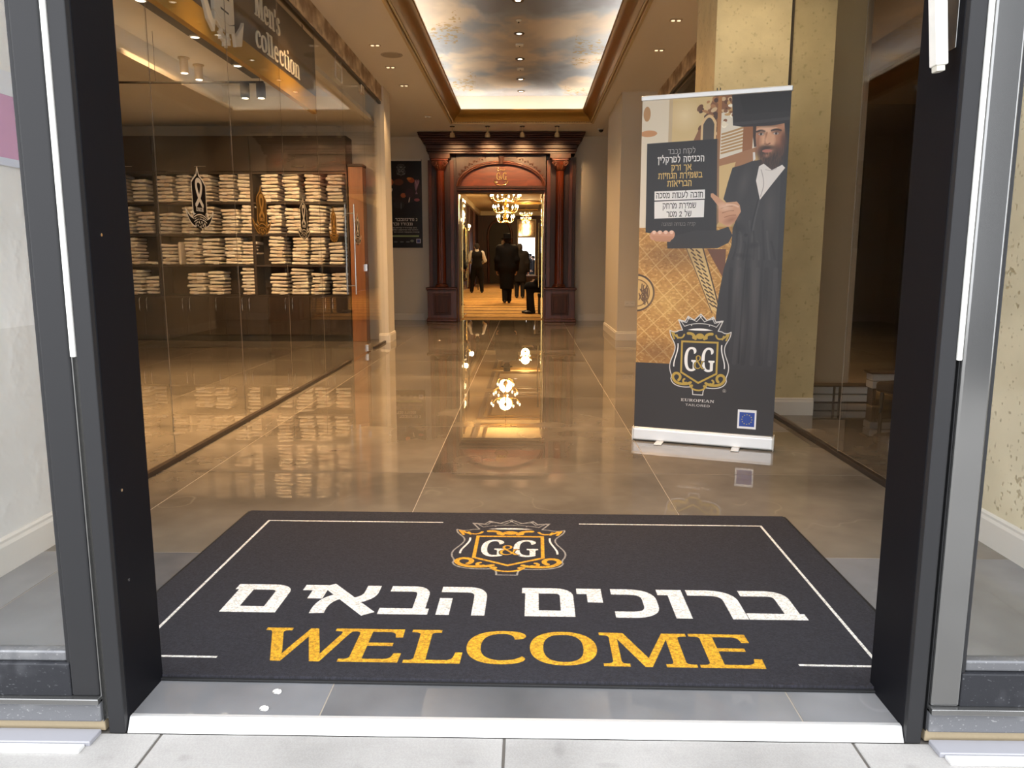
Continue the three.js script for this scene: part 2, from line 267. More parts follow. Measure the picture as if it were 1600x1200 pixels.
// ------------------------------------------------------------ ceilings
{
  const cb = [metric(bx(-2.2, COVE.x0, CEIL, CEIL + 0.02, -15, -1.95)), metric(bx(COVE.x1, 2.1, CEIL, CEIL + 0.02, -15, -1.95)), metric(bx(COVE.x0, COVE.x1, CEIL, CEIL + 0.02, -15, COVE.z0)), metric(bx(COVE.x0, COVE.x1, CEIL, CEIL + 0.02, COVE.z1, -1.95)), metric(bx(-3.3, -2.2, CEIL, CEIL + 0.02, -15, -11.24)),
    // the trough that hides the strip lights and the sides of the recess
    metric(bx(-1.48, COVE.x0, CEIL + 0.02, CEIL + 0.05, -13.73, -2.5)), metric(bx(COVE.x1, 1.29, CEIL + 0.02, CEIL + 0.05, -13.73, -2.5)), metric(bx(-1.5, -1.48, CEIL + 0.02, 3.92, -13.75, -2.48)), metric(bx(1.29, 1.31, CEIL + 0.02, 3.92, -13.75, -2.48)), metric(bx(-1.48, 1.29, CEIL + 0.02, 3.92, -13.75, -13.73)), metric(bx(-1.48, 1.29, CEIL + 0.02, 3.92, -2.5, -2.48))];
  struct('ceiling', merge(cb), M.ceil);
  const g = bx(-1.48, 1.29, 3.90, 3.98, -13.73, -2.5), uv = g.attributes.uv, p = g.attributes.position;
  for (let i = 0; i < p.count; i++) uv.setXY(i, (p.getX(i) + 1.48) / 2.77, (p.getZ(i) + 13.73) / 11.23);
  struct('ceiling_painted', g, M.skyPaint);
  struct('ceiling_roof', bx(-7, 6, 4.02, 4.2, -15.3, -1.7), M.ceil);
  // tray ceiling of the left shop
  struct('ceiling_shop_left', merge([metric(bx(-6.6, -3.72, 3.0, 3.05, -11.24, -2.1)), metric(bx(-3.72, -2.28, 3.0, 3.05, -11.24, -10.12)), metric(bx(-2.28, -2.10, 3.0, 3.05, -11.24, -2.1)), metric(bx(-3.72, -2.28, 3.0, 3.05, -2.7, -2.1)), metric(bx(-3.95, -2.1, 3.36, 3.42, -10.4, -2.1)), metric(bx(-3.97, -3.95, 3.05, 3.42, -10.4, -2.1)), metric(bx(-3.95, -2.1, 3.05, 3.42, -10.42, -10.4))]), M.ceil);
  // ceiling of the right shop: dark raised part and a lower part along x > 4
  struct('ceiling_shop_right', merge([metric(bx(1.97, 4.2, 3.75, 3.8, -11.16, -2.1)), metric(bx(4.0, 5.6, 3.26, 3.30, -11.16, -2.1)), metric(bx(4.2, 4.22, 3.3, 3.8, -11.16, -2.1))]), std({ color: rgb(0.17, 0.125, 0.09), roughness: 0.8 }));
  // bulkheads above the glass walls
  struct('trim_1', metric(bx(-2.04, -1.95, 3.235, CEIL, -10.77, -3.1), 1.2), std({ map: T.mottle, roughness: 0.6 }));
  struct('trim_2', metric(bx(1.79, 1.88, 3.235, CEIL, -5.68, -3.1), 1.2), std({ map: T.mottle, roughness: 0.6 }));
  struct('trim_2', metric(bx(1.79, 1.88, 3.235, CEIL, -11.16, -6.32), 1.2), std({ map: T.mottle, roughness: 0.6 }));
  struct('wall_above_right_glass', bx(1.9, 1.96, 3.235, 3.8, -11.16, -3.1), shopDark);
}
// gilded cove moulding swept round the recess, mitred at the corners
{
  const prof = [[0, 0.001], [0, -0.022], [0.028, -0.026], [0.034, -0.010], [0.040, 0.004], [0.066, 0.006], [0.072, 0.016], [0.080, 0.040], [0.100, 0.075], [0.135, 0.105], [0.165, 0.128], [0.182, 0.150], [0.190, 0.168], [0.200, 0.170], [0.200, 0.186], [0.186, 0.190], [0.172, 0.172], [0.150, 0.150], [0.05, 0.06], [0.03, 0.03]];
  const ring = (u, h) => [[COVE.x0 + u, CEIL + h, COVE.z0 + u], [COVE.x1 - u, CEIL + h, COVE.z0 + u], [COVE.x1 - u, CEIL + h, COVE.z1 - u], [COVE.x0 + u, CEIL + h, COVE.z1 - u]];
  const sweep = (pr) => {
    const pos = [], uv = [];
    for (let k = 0; k + 1 < pr.length; k++) { const A = ring(...pr[k]), B = ring(...pr[k + 1]); for (let s = 0; s < 4; s++) { const a = A[s], b = A[(s + 1) % 4], c = B[(s + 1) % 4], d = B[s]; for (const q of [a, c, b, a, d, c]) { pos.push(...q); uv.push(q[0] + q[2], q[1]); } } }
    const g = new THREE.BufferGeometry(); g.setAttribute('position', new THREE.Float32BufferAttribute(pos, 3)); g.setAttribute('uv', new THREE.Float32BufferAttribute(uv, 2)); g.computeVertexNormals(); return toCreasedNormals(g, 0.6);
  };
  const mould = struct('cornice', sweep(prof.slice(3)), M.gold);
  part('lower_band', sweep(prof.slice(0, 4)), M.paleGold, mould);
  const bead = new THREE.SphereGeometry(0.0105, 8, 6).scale(1, 1.25, 1), spots = [];
  const u = 0.053, step = 0.0285; for (let x = COVE.x0 + u; x < COVE.x1 - u; x += step) spots.push([x, COVE.z0 + u], [x, COVE.z1 - u]); for (let z = COVE.z0 + u; z < COVE.z1 - u; z += step) spots.push([COVE.x0 + u, z], [COVE.x1 - u, z]);
  const beads = new THREE.InstancedMesh(bead, M.paleGold, spots.length); beads.name = 'bead_course'; beads.userData.kind = 'stuff';
  const m4 = new THREE.Matrix4(); spots.forEach(([x, z], i) => beads.setMatrixAt(i, m4.makeTranslation(x, CEIL + 0.0, z))); mould.add(beads);
  const led = (x0, x1, z0, z1) => rb(x0, x1, 3.482, 3.5, z0, z1, 0.004);
  for (const b of [[-1.42, -1.36, -13.6, -2.6], [1.17, 1.23, -13.6, -2.6], [-1.3, 1.1, -13.68, -13.63], [-1.3, 1.1, -2.6, -2.55]]) solo('light_strip', led(...b), M.led, ['', 'warm strip light hidden along the left edge of the painted ceiling', 'warm strip light hidden along the right edge of the painted ceiling', 'warm strip light hidden behind the far gilded moulding', 'warm strip light hidden behind the moulding nearest the entrance'][used.get('light_strip') === undefined ? 1 : used.get('light_strip') + 1], 'strip light');
  solo('light_strip', rb(-3.86, -3.82, 3.051, 3.066, -10.0, -2.6, 0.004), M.ledDim, 'warm strip light hidden along the left side of the shop ceiling tray', 'strip light');
  solo('light_strip', rb(-3.65, -2.35, 3.051, 3.066, -10.32, -10.27, 0.004), M.ledDim, 'warm strip light hidden along the far end of the shop ceiling tray', 'strip light');
  solo('light_strip', rb(4.1, 4.15, 3.301, 3.314, -10.6, -2.5, 0.004), M.ledDim, 'warm strip light hidden in the dark shop ceiling on the right', 'strip light');
}
// ------------------------------------------------------------ facade
{
  const facadeMat = std({ color: rgb(0.24, 0.24, 0.24), roughness: 0.8 });
  struct('wall_facade', merge([metric(bx(-7, 6, 3.05, 5.2, -1.95, -1.66)), metric(bx(-7, -3.1, -0.03, 3.05, -1.95, -1.66)), metric(bx(3.0, 6, -0.03, 3.05, -1.95, -1.66))]), facadeMat);
  const d = struct('door_1', null);
  // left and right posts: front face and deep dark reveal
  part('jamb', metric(rb(-1.024, -0.984, -0.03, 2.75, FZ - 0.02, FZ, 0.003)), M.frame, d);
  part('reveal_panel', metric(rb(-1.02, -0.983, -0.028, 2.75, -1.935, FZ - 0.019, 0.003)), M.reveal, d);
  part('jamb', metric(rb(0.921, 0.957, -0.03, 2.75, FZ - 0.02, FZ, 0.003)), M.frame, d);
  part('reveal_panel', metric(rb(0.920, 0.953, -0.028, 2.75, -1.935, FZ - 0.019, 0.003)), M.reveal, d);
  part('cover_plate', rb(0.9165, 0.920, 1.575, 2.7, -1.87, -1.77, 0.0015), M.silver, d);
  part('lintel', metric(rb(-1.024, 0.957, 2.75, 3.05, -1.935, FZ, 0.004)), M.frame, d);
  for (const [x, n] of [[-0.9828, 1.03], [-0.9828, 0.42], [-0.9828, 0.19]]) part('screw', new THREE.CylinderGeometry(0.004, 0.004, 0.002, 10).rotateZ(Math.PI / 2).translate(x, n + 0.15, -1.80), M.chrome, d);
  // channels with a pale brush seal in their upper part
  for (const [x0, x1] of [[-1.039, -1.024], [0.957, 0.971]]) {
    const ch = part('seal_channel', merge([bx(x0, x1, 0.0, 2.75, FZ - 0.03, FZ - 0.018), bx(x0, x0 + 0.0025, 0.0, 2.75, FZ - 0.03, FZ - 0.004), bx(x1 - 0.0025, x1, 0.0, 2.75, FZ - 0.03, FZ - 0.008)]), x0 < 0 ? M.silver : M.rubber, d);
    part('brush_seal', rb(x0 + 0.002, x1 - 0.002, 0.904, 2.75, FZ - 0.018, FZ + 0.004, 0.002), M.brushSeal, ch);
  }
  // glazed side panels
  for (const s of [-1, 1]) {
    const w = struct('window_' + (s < 0 ? 1 : 2), null), e = s < 0 ? -1.039 : 0.971, X = (o) => e + s * o, pr = (a, b, ...r) => (s < 0 ? metric(rb(X(b), X(a), ...r)) : metric(rb(X(a), X(b), ...r)));
    const sm = s < 0 ? M.frame : M.silver;
    part('stile', pr(0.001, 0.070, 0.067, 3.05, FZ - 0.06, FZ, 0.007, ), sm, w);
    part('bead', pr(0.070, 0.081, 0.150, 3.0, FZ - 0.05, FZ - 0.008, 0.003), M.frame, w);
    part('bottom_rail', pr(0.070, 2.02, 0.067, 0.152, FZ - 0.06, FZ - 0.001, 0.004), M.railDirty, w);
    part('glazing_bead', pr(0.081, 2.0, 0.152, 0.180, FZ - 0.045, FZ - 0.012, 0.006), M.sillDirty, w);
    part('top_rail', pr(0.070, 2.02, 2.98, 3.05, FZ - 0.06, FZ - 0.001, 0.004), M.frame, w);
    part('stile', pr(1.5, 1.57, 0.152, 2.98, FZ - 0.06, FZ, 0.005), M.frame, w);
    part('pane', pr(0.075, 1.5, 0.165, 2.99, FZ - 0.034, FZ - 0.028, 0.001), M.glass, w);
    part('sill', pr(-0.002, 2.02, 0.004, 0.064, FZ - 0.06, FZ + 0.006, 0.004), M.sillDirty, w);
    part('drip_edge', pr(-0.002, 2.02, 0.052, 0.068, FZ - 0.03, FZ + 0.014, 0.003), M.silver, w);
    part('plinth', pr(0.0, 2.02, -0.031, 0.004, FZ - 0.07, FZ - 0.012, 0.003), std({ color: rgb(0.42, 0.34, 0.22), roughness: 0.9, bumpMap: T.grain, bumpScale: 0.003 }), w);
    part('ground_track', pr(0.004, 2.02, -0.031, -0.018, FZ - 0.002, FZ + 0.052, 0.003), std({ color: rgb(0.36, 0.36, 0.39), roughness: 0.55, metalness: 0.2, bumpMap: T.grain, bumpScale: 0.001 }), w);
    part('track_lip', pr(0.014, 2.02, -0.031, -0.021, FZ + 0.053, FZ + 0.082, 0.003), M.alu, w);
  }
  // white rod hanging just inside the right post
  const rodT = thing('hanging_rod', 'worn white painted rod hanging by the right door post', 'rod', [0.880, 1.535, -1.76]);
  rodT.rotation.z = 0.10;
  part('bar', metric(rb(-0.013, 0.013, 0, 1.2, -0.016, 0.016, 0.003)), std({ color: rgb(0.80, 0.78, 0.72), roughness: 0.6, bumpMap: T.plaster, bumpScale: 0.004 }), rodT);
  part('end_cap', rb(-0.010, 0.008, -0.012, 0.001, -0.012, 0.012, 0.002), std({ color: rgb(0.62, 0.60, 0.52), roughness: 0.6 }), rodT);
  // worn sign panels fixed low on the white wall behind the left pane
  const pk = solo('wall_poster', rb(-1.899, -1.893, 1.49, 1.715, -3.0, -2.2, 0.001), std({ color: rgb(0.60, 0.27, 0.47), roughness: 0.55 }), 'pink panel with pale borders on the white wall behind the left pane', 'poster');
  part('border', bx(-1.8935, -1.892, 1.715, 1.80, -3.0, -2.2), std({ color: rgb(0.74, 0.76, 0.8), roughness: 0.6 }), pk);
  part('border', bx(-1.8935, -1.892, 1.462, 1.49, -3.0, -2.2), std({ color: rgb(0.62, 0.66, 0.78), roughness: 0.6 }), pk);
}

// ------------------------------------------------------------ lettering: stroke-drawn Hebrew, and the crest
// each letter: [width, strokes(a, w)] in a box of height 1 (top 0, baseline 1); a = half the stroke width
const HEB = {
  'א': [0.86, (a, w) => [['M', 0.04, 0, 'L', w - 0.05, 1], ['M', w - 0.14, 0, 'L', w - 0.14, 0.22, 'Q', w - 0.14, 0.48, w - 0.36, 0.56], ['M', 0.3, 0.4, 'Q', 0.06, 0.52, 0.1, 1]]],
  'ב': [0.78, (a, w) => [['M', 0.06, a, 'L', w - 0.36, a, 'Q', w - 0.16, a, w - 0.16, 0.32, 'L', w - 0.16, 1 - a], ['M', 0, 1 - a, 'L', w, 1 - a]]],
  'ד': [0.7, (a, w) => [['M', 0, a, 'L', w, a], ['M', w - 0.16, a, 'L', w - 0.16, 1]]],
  'ה': [0.78, (a, w) => [['M', 0.03, a, 'L', w - 0.34, a, 'Q', w - a, a, w - a, 0.36, 'L', w - a, 1], ['M', a + 0.03, 0.42, 'L', a + 0.03, 1]]],
  'ו': [0.34, (a, w) => [['M', 0, a, 'L', w - a, a], ['M', w - a, 0, 'L', w - a, 1]]],
  'ח': [0.78, (a, w) => [['M', a + 0.03, 1, 'L', a + 0.03, a], ['M', 0, a, 'L', w - 0.34, a, 'Q', w - a, a, w - a, 0.36, 'L', w - a, 1]]],
  'ט': [0.78, (a, w) => [['M', a, 0, 'L', a, 1 - a, 'L', w - 0.3, 1 - a, 'Q', w - a, 1 - a, w - a, 0.62, 'L', w - a, 0.34, 'Q', w - a, a, w - 0.3, a, 'L', w - 0.4, a]]],
  'י': [0.34, (a, w) => [['M', 0, a, 'L', w - a, a], ['M', w - a, 0, 'L', w - a, 0.5]]],
  'כ': [0.68, (a, w) => [['M', 0.05, a, 'L', w - 0.4, a, 'Q', w - a, a, w - a, 0.4, 'L', w - a, 0.6, 'Q', w - a, 1 - a, w - 0.4, 1 - a, 'L', 0.05, 1 - a]]],
  'ך': [0.64, (a, w) => [['M', 0, a, 'L', w - 0.34, a, 'Q', w - a, a, w - a, 0.36, 'L', w - a, 1.32]]],
  'ל': [0.64, (a, w) => [['M', a, -0.32, 'L', a, a, 'L', w - 0.3, a, 'Q', w - a, a, w - a, 0.3, 'Q', w - a, 0.55, 0.28, 1]]],
  'ם': [0.78, (a, w) => [['M', 0, a, 'L', w - 0.3, a, 'Q', w - a, a, w - a, 0.3, 'L', w - a, 1 - a, 'L', a + 0.05, 1 - a, 'L', a + 0.05, a]]],
  'מ': [0.82, (a, w) => [['M', 0.04, 1, 'Q', 0.14, 0.6, 0.28, 0.24], ['M', 0.03, 0.0, 'L', 0.26, 0.3, 'Q', 0.36, a, 0.55, a, 'Q', w - a, a, w - a, 0.4, 'L', w - a, 1 - a, 'L', 0.42, 1 - a]]],
  'ן': [0.34, (a, w) => [['M', 0, a, 'L', w - a, a], ['M', w - a, 0, 'L', w - a, 1.32]]],
  'נ': [0.5, (a, w) => [['M', 0.1, a, 'L', w - a, a, 'L', w - a, 1 - a, 'L', 0, 1 - a]]],
  'ס': [0.78, (a, w) => [['M', 0, a, 'L', w - 0.34, a, 'Q', w - a, a, w - a, 0.4, 'Q', w - a, 1 - a, w / 2, 1 - a, 'Q', a + 0.03, 1 - a, a + 0.03, a]]],
  'ע': [0.78, (a, w) => [['M', w - a, 0, 'L', w - a, 0.4, 'Q', w - a, 0.86, 0, 1 - a * 0.5], ['M', a + 0.02, 0, 'L', 0.36, 0.86]]],
  'ק': [0.78, (a, w) => [['M', 0, a, 'L', w - 0.34, a, 'Q', w - a, a, w - a, 0.34, 'Q', w - a, 0.62, w - 0.36, 1], ['M', a + 0.04, 0.42, 'L', a + 0.04, 1.32]]],
  'ר': [0.68, (a, w) => [['M', 0.02, a, 'L', w - 0.4, a, 'Q', w - a, a, w - a, 0.4, 'L', w - a, 1]]],
  'ש': [0.94, (a, w) => [['M', a, 0, 'L', 0.2, 1 - a, 'L', w - 0.36, 1 - a, 'Q', w - a, 0.9, w - a, 0], ['M', w / 2, 0, 'L', w / 2 - 0.02, 0.36, 'L', 0.22, 0.72]]],
  'ת': [0.84, (a, w) => [['M', 0, 1 - a, 'L', 0.17, 1 - a, 'L', 0.17, a], ['M', 0.04, a, 'L', w - 0.34, a, 'Q', w - a, a, w - a, 0.36, 'L', w - a, 1]]],
  '2': [0.6, (a, w) => [['M', a, 0.26, 'Q', a, a, w / 2, a, 'Q', w - a, a, w - a, 0.32, 'Q', w - a, 0.5, 0.06, 1 - a, 'L', w, 1 - a]]],
};
function hebLetter(x, ch, x0, y0, w, h, t) {
  const [W, f] = HEB[ch]; x.save(); x.translate(x0, y0); x.scale(w / W, h); x.beginPath();
  for (const s of f(t / 2, W)) for (let i = 0; i < s.length;) { if (s[i] === 'Q') { x.quadraticCurveTo(s[i + 1], s[i + 2], s[i + 3], s[i + 4]); i += 5; } else { x[s[i] === 'M' ? 'moveTo' : 'lineTo'](s[i + 1], s[i + 2]); i += 3; } }
  x.lineWidth = t; x.lineJoin = 'miter'; x.miterLimit = 3; x.stroke(); x.restore();
}
// a line of Hebrew from right to left, centred on cx; y0 = top of the letters
function hebLine(x, text, cx, y0, h, t, color, widthWanted) {
  x.strokeStyle = color; const gap = 0.16, w = (c) => (c === ' ' ? 0.42 : HEB[c][0]) + gap; let total = -gap; for (const c of text) total += w(c);
  const k = widthWanted ? widthWanted / (total * h) : 1; let at = cx + total * h * k / 2;
  for (const c of text) { const W = w(c) - gap; if (c !== ' ') hebLetter(x, c, at - W * h * k, y0, W * h * k, h, t); at -= (W + gap) * h * k; }
}
// the G & G crest in a box of 100 x 129 units
function crest(x, X, Y, k, gold, pale, ground, outline) {
  x.save(); x.translate(X, Y); x.scale(k, k); x.lineJoin = x.lineCap = 'round';
  const mir = (f) => { f(); x.save(); x.translate(100, 0); x.scale(-1, 1); f(); x.restore(); };
  // silhouette
  x.beginPath(); x.moveTo(2, 27); x.bezierCurveTo(2, 40, 12, 44, 11, 56); x.bezierCurveTo(10, 68, 1, 76, 4, 90); x.bezierCurveTo(5, 96, 8, 98, 6, 104); x.bezierCurveTo(8, 116, 24, 118, 38, 116); x.quadraticCurveTo(42, 118, 42, 128); x.lineTo(58, 128); x.quadraticCurveTo(58, 118, 62, 116);
  x.bezierCurveTo(76, 118, 92, 116, 94, 104); x.bezierCurveTo(92, 98, 95, 96, 96, 90); x.bezierCurveTo(99, 76, 90, 68, 89, 56); x.bezierCurveTo(88, 44, 98, 40, 98, 27); x.quadraticCurveTo(90, 32, 84, 27); x.lineTo(78, 26); x.lineTo(85, 10); x.lineTo(74, 12); x.lineTo(70, 4); x.lineTo(60, 10); x.lineTo(50, 0); x.lineTo(40, 10); x.lineTo(30, 4); x.lineTo(26, 12); x.lineTo(15, 10); x.lineTo(22, 26); x.lineTo(16, 27); x.quadraticCurveTo(10, 32, 2, 27); x.closePath();
  x.fillStyle = ground; x.fill(); x.strokeStyle = outline; x.lineWidth = 1.5; x.stroke();
  // crown
  mir(() => { x.strokeStyle = outline; x.lineWidth = 1.1; x.beginPath(); x.moveTo(50, 5); x.lineTo(44, 12); x.lineTo(37, 9); x.lineTo(31, 8); x.lineTo(28, 14); x.lineTo(19, 12); x.lineTo(25, 20); x.quadraticCurveTo(36, 15, 50, 15); x.stroke(); for (const [a, b] of [[50, 4], [31, 7], [18, 11]]) { x.beginPath(); x.arc(a, b, 1.6, 0, 7); x.fillStyle = outline; x.fill(); } x.beginPath(); x.arc(36, 18, 0.9, 0, 7); x.fill(); });
  x.fillStyle = pale; x.beginPath(); x.moveTo(30, 25.5); x.quadraticCurveTo(50, 19.5, 70, 25.5); x.quadraticCurveTo(50, 27, 30, 25.5); x.fill();
  // gold scrolls
  x.strokeStyle = gold; x.fillStyle = gold;
  x.beginPath(); x.ellipse(50, 35, 6.5, 4.6, 0, 0, 7); x.fill();
  mir(() => {
    x.lineWidth = 4.4; x.beginPath(); x.arc(35, 36, 5.2, Math.PI * 0.1, Math.PI * 1.75, true); x.stroke(); x.beginPath(); x.moveTo(43, 39); x.quadraticCurveTo(40, 30, 31, 31); x.stroke();
    x.lineWidth = 2.6; x.beginPath(); x.moveTo(25, 33); x.quadraticCurveTo(23, 40, 16, 38); x.quadraticCurveTo(10, 36, 8, 31); x.stroke(); x.beginPath(); x.moveTo(13, 34); x.lineTo(15, 39); x.stroke(); x.beginPath(); x.moveTo(5, 30); x.lineTo(9, 40); x.stroke();
    x.lineWidth = 4.2; x.beginPath(); x.arc(15, 101, 6, Math.PI * 0.9, Math.PI * 2.3); x.stroke(); x.beginPath(); x.moveTo(9, 102); x.quadraticCurveTo(12, 112, 26, 112); x.quadraticCurveTo(33, 112, 38, 109); x.stroke(); x.lineWidth = 3; x.beginPath(); x.arc(29, 107, 3.2, Math.PI * 0.3, Math.PI * 1.4); x.stroke();
    x.lineWidth = 2.6; x.beginPath(); x.moveTo(50, 121); x.quadraticCurveTo(40, 121, 37, 113); x.stroke(); x.beginPath(); x.arc(40, 114, 2.2, 0, 7); x.fill();
    x.strokeStyle = pale; x.lineWidth = 1.8; x.beginPath(); x.moveTo(15.5, 48); x.bezierCurveTo(17, 62, 9, 72, 10, 84); x.stroke(); x.strokeStyle = gold;
  });
  // shield
  x.lineJoin = 'miter'; x.lineWidth = 3; x.fillStyle = ground; x.beginPath(); x.moveTo(22, 44); x.lineTo(78, 44); x.lineTo(78, 93); x.lineTo(50, 109); x.lineTo(22, 93); x.closePath(); x.fill(); x.stroke();
  const letter = (s, cx, w, top, bot, col, font) => { x.save(); x.font = font + ' 100px serif'; x.textAlign = 'left'; const m = x.measureText(s), W = m.actualBoundingBoxRight + m.actualBoundingBoxLeft, H = m.actualBoundingBoxAscent + m.actualBoundingBoxDescent; x.translate(cx - w / 2, bot); x.scale(w / W, (bot - top) / H); x.fillStyle = col; x.fillText(s, m.actualBoundingBoxLeft, -m.actualBoundingBoxDescent); x.restore(); };
  letter('G', 37, 21, 52, 91, pale, 'bold'); letter('G', 64, 21, 52, 91, pale, 'bold'); letter('&', 50.5, 18, 64, 88, ground, 'bold'); letter('&', 50.5, 16, 65, 87, gold, 'normal');
  x.restore();
}
// ------------------------------------------------------------ welcome mat
{
  const K = 860, W = 2047, H = 1204;
  T.mat = canvasTex(W, H, (x) => {
    x.fillStyle = '#29282e'; x.fillRect(0, 0, W, H);
    x.strokeStyle = '#e6e2da'; x.lineWidth = 9; x.lineJoin = 'miter';
    const poly = (...p) => { x.beginPath(); p.forEach(([u, v], i) => x[i ? 'lineTo' : 'moveTo'](u * K, v * K)); x.stroke(); };
    poly([0.89, 0.139], [0.135, 0.139], [0.135, 1.30], [0.385, 1.30]); poly([1.471, 0.139], [2.24, 0.139], [2.24, 1.292], [2.017, 1.292]);
    crest(x, 0.949 * K, 0.096 * K, 0.467 * K / 100 , '#d99f2a', '#e9e4da', '#29282e', '#99958e');
    const bound = [['ם', 0.262, 0.455], ['י', 0.494, 0.578], ['א', 0.565, 0.765], ['ב', 0.782, 0.942], ['ה', 0.962, 1.124], ['ם', 1.24, 1.412], ['י', 1.424, 1.508], ['כ', 1.528, 1.686], ['ו', 1.695, 1.78], ['ר', 1.79, 1.955], ['ב', 1.957, 2.140]];
    x.strokeStyle = '#efebe2'; for (const [c, a, b] of bound) hebLetter(x, c, a * K, 0.802 * K, (b - a) * K, 0.215 * K, 0.205);
    x.fillStyle = '#d9a026';
    for (const [c, a, b] of [['W', 0.470, 0.750], ['E', 0.732, 0.900], ['L', 0.916, 1.075], ['C', 1.088, 1.256], ['O', 1.272, 1.462], ['M', 1.478, 1.732], ['E', 1.745, 1.922]]) {
      x.save(); x.font = '200px serif'; const m = x.measureText(c), w = m.actualBoundingBoxRight + m.actualBoundingBoxLeft, h = m.actualBoundingBoxAscent + m.actualBoundingBoxDescent; x.translate(a * K, 1.312 * K); x.scale((b - a) * K / w, 0.192 * K / h); x.fillText(c, m.actualBoundingBoxLeft, -m.actualBoundingBoxDescent); x.strokeStyle = '#d9a026'; x.lineWidth = 4; x.strokeText(c, m.actualBoundingBoxLeft, -m.actualBoundingBoxDescent); x.restore();
    }
    const im = x.getImageData(0, 0, W, H), d = im.data;      // fibres of slightly different dye, and ragged pile edges
    for (let y = 0; y < H; y++) for (let q = 0; q < W; q++) { const o = (y * W + q) * 4, n = (P[(q * 5 + P[(y * 3 + P[(q >> 6) & 255]) & 255]) & 255] / 255 - 0.5), c = fbm(q / 512, y / 512, 100, 2) - 0.5, k = 1 + n * 0.36 + c * 0.5; d[o] *= k; d[o + 1] *= k; d[o + 2] *= k * (1 + n * 0.1); }
    x.putImageData(im, 0, 0);
  });
  const g = metric(new RoundedBoxGeometry(2.37, 0.012, 1.395, 2, 0.004)), p = g.attributes.position, uv = g.attributes.uv;
  for (let i = 0; i < p.count; i++) uv.setXY(i, p.getX(i) / 2.38 + 0.5, 0.5 - p.getZ(i) / 1.40);
  const pile = T.pile.clone(); pile.repeat.set(9, 5.3);
  const mat = solo('doormat', g, std({ map: T.mat, roughness: 1, bumpMap: pile, bumpScale: 0.003 }), 'large dark entrance mat with white Hebrew letters and golden WELCOME', 'doormat', [-0.06, 0.0085, -2.617], -0.0112);
  part('rubber_backing', rb(-1.2, 1.2, -0.0075, -0.001, -0.707, 0.707, 0.002), M.rubber, mat);
  for (const [x, z, l] of [[-0.652, -1.872, 'larger white paper scrap on the grey step before the mat'], [-0.660, -1.794, 'smaller white paper scrap by the aluminium nosing strip']]) {
    const gg = new THREE.IcosahedronGeometry(0.011, 1), q = gg.attributes.position; for (let i = 0; i < q.count; i++) q.setXYZ(i, q.getX(i) * (1 + 0.4 * Math.sin(i * 3.1)), q.getY(i) * 0.25, q.getZ(i) * (0.9 + 0.3 * Math.sin(i * 1.7))); gg.computeVertexNormals();
    solo('paper_scrap', gg, std({ color: 0xf2f0ea, roughness: 0.9 }), l, 'paper scrap', [x, 0.0026, z], x);
  }
}
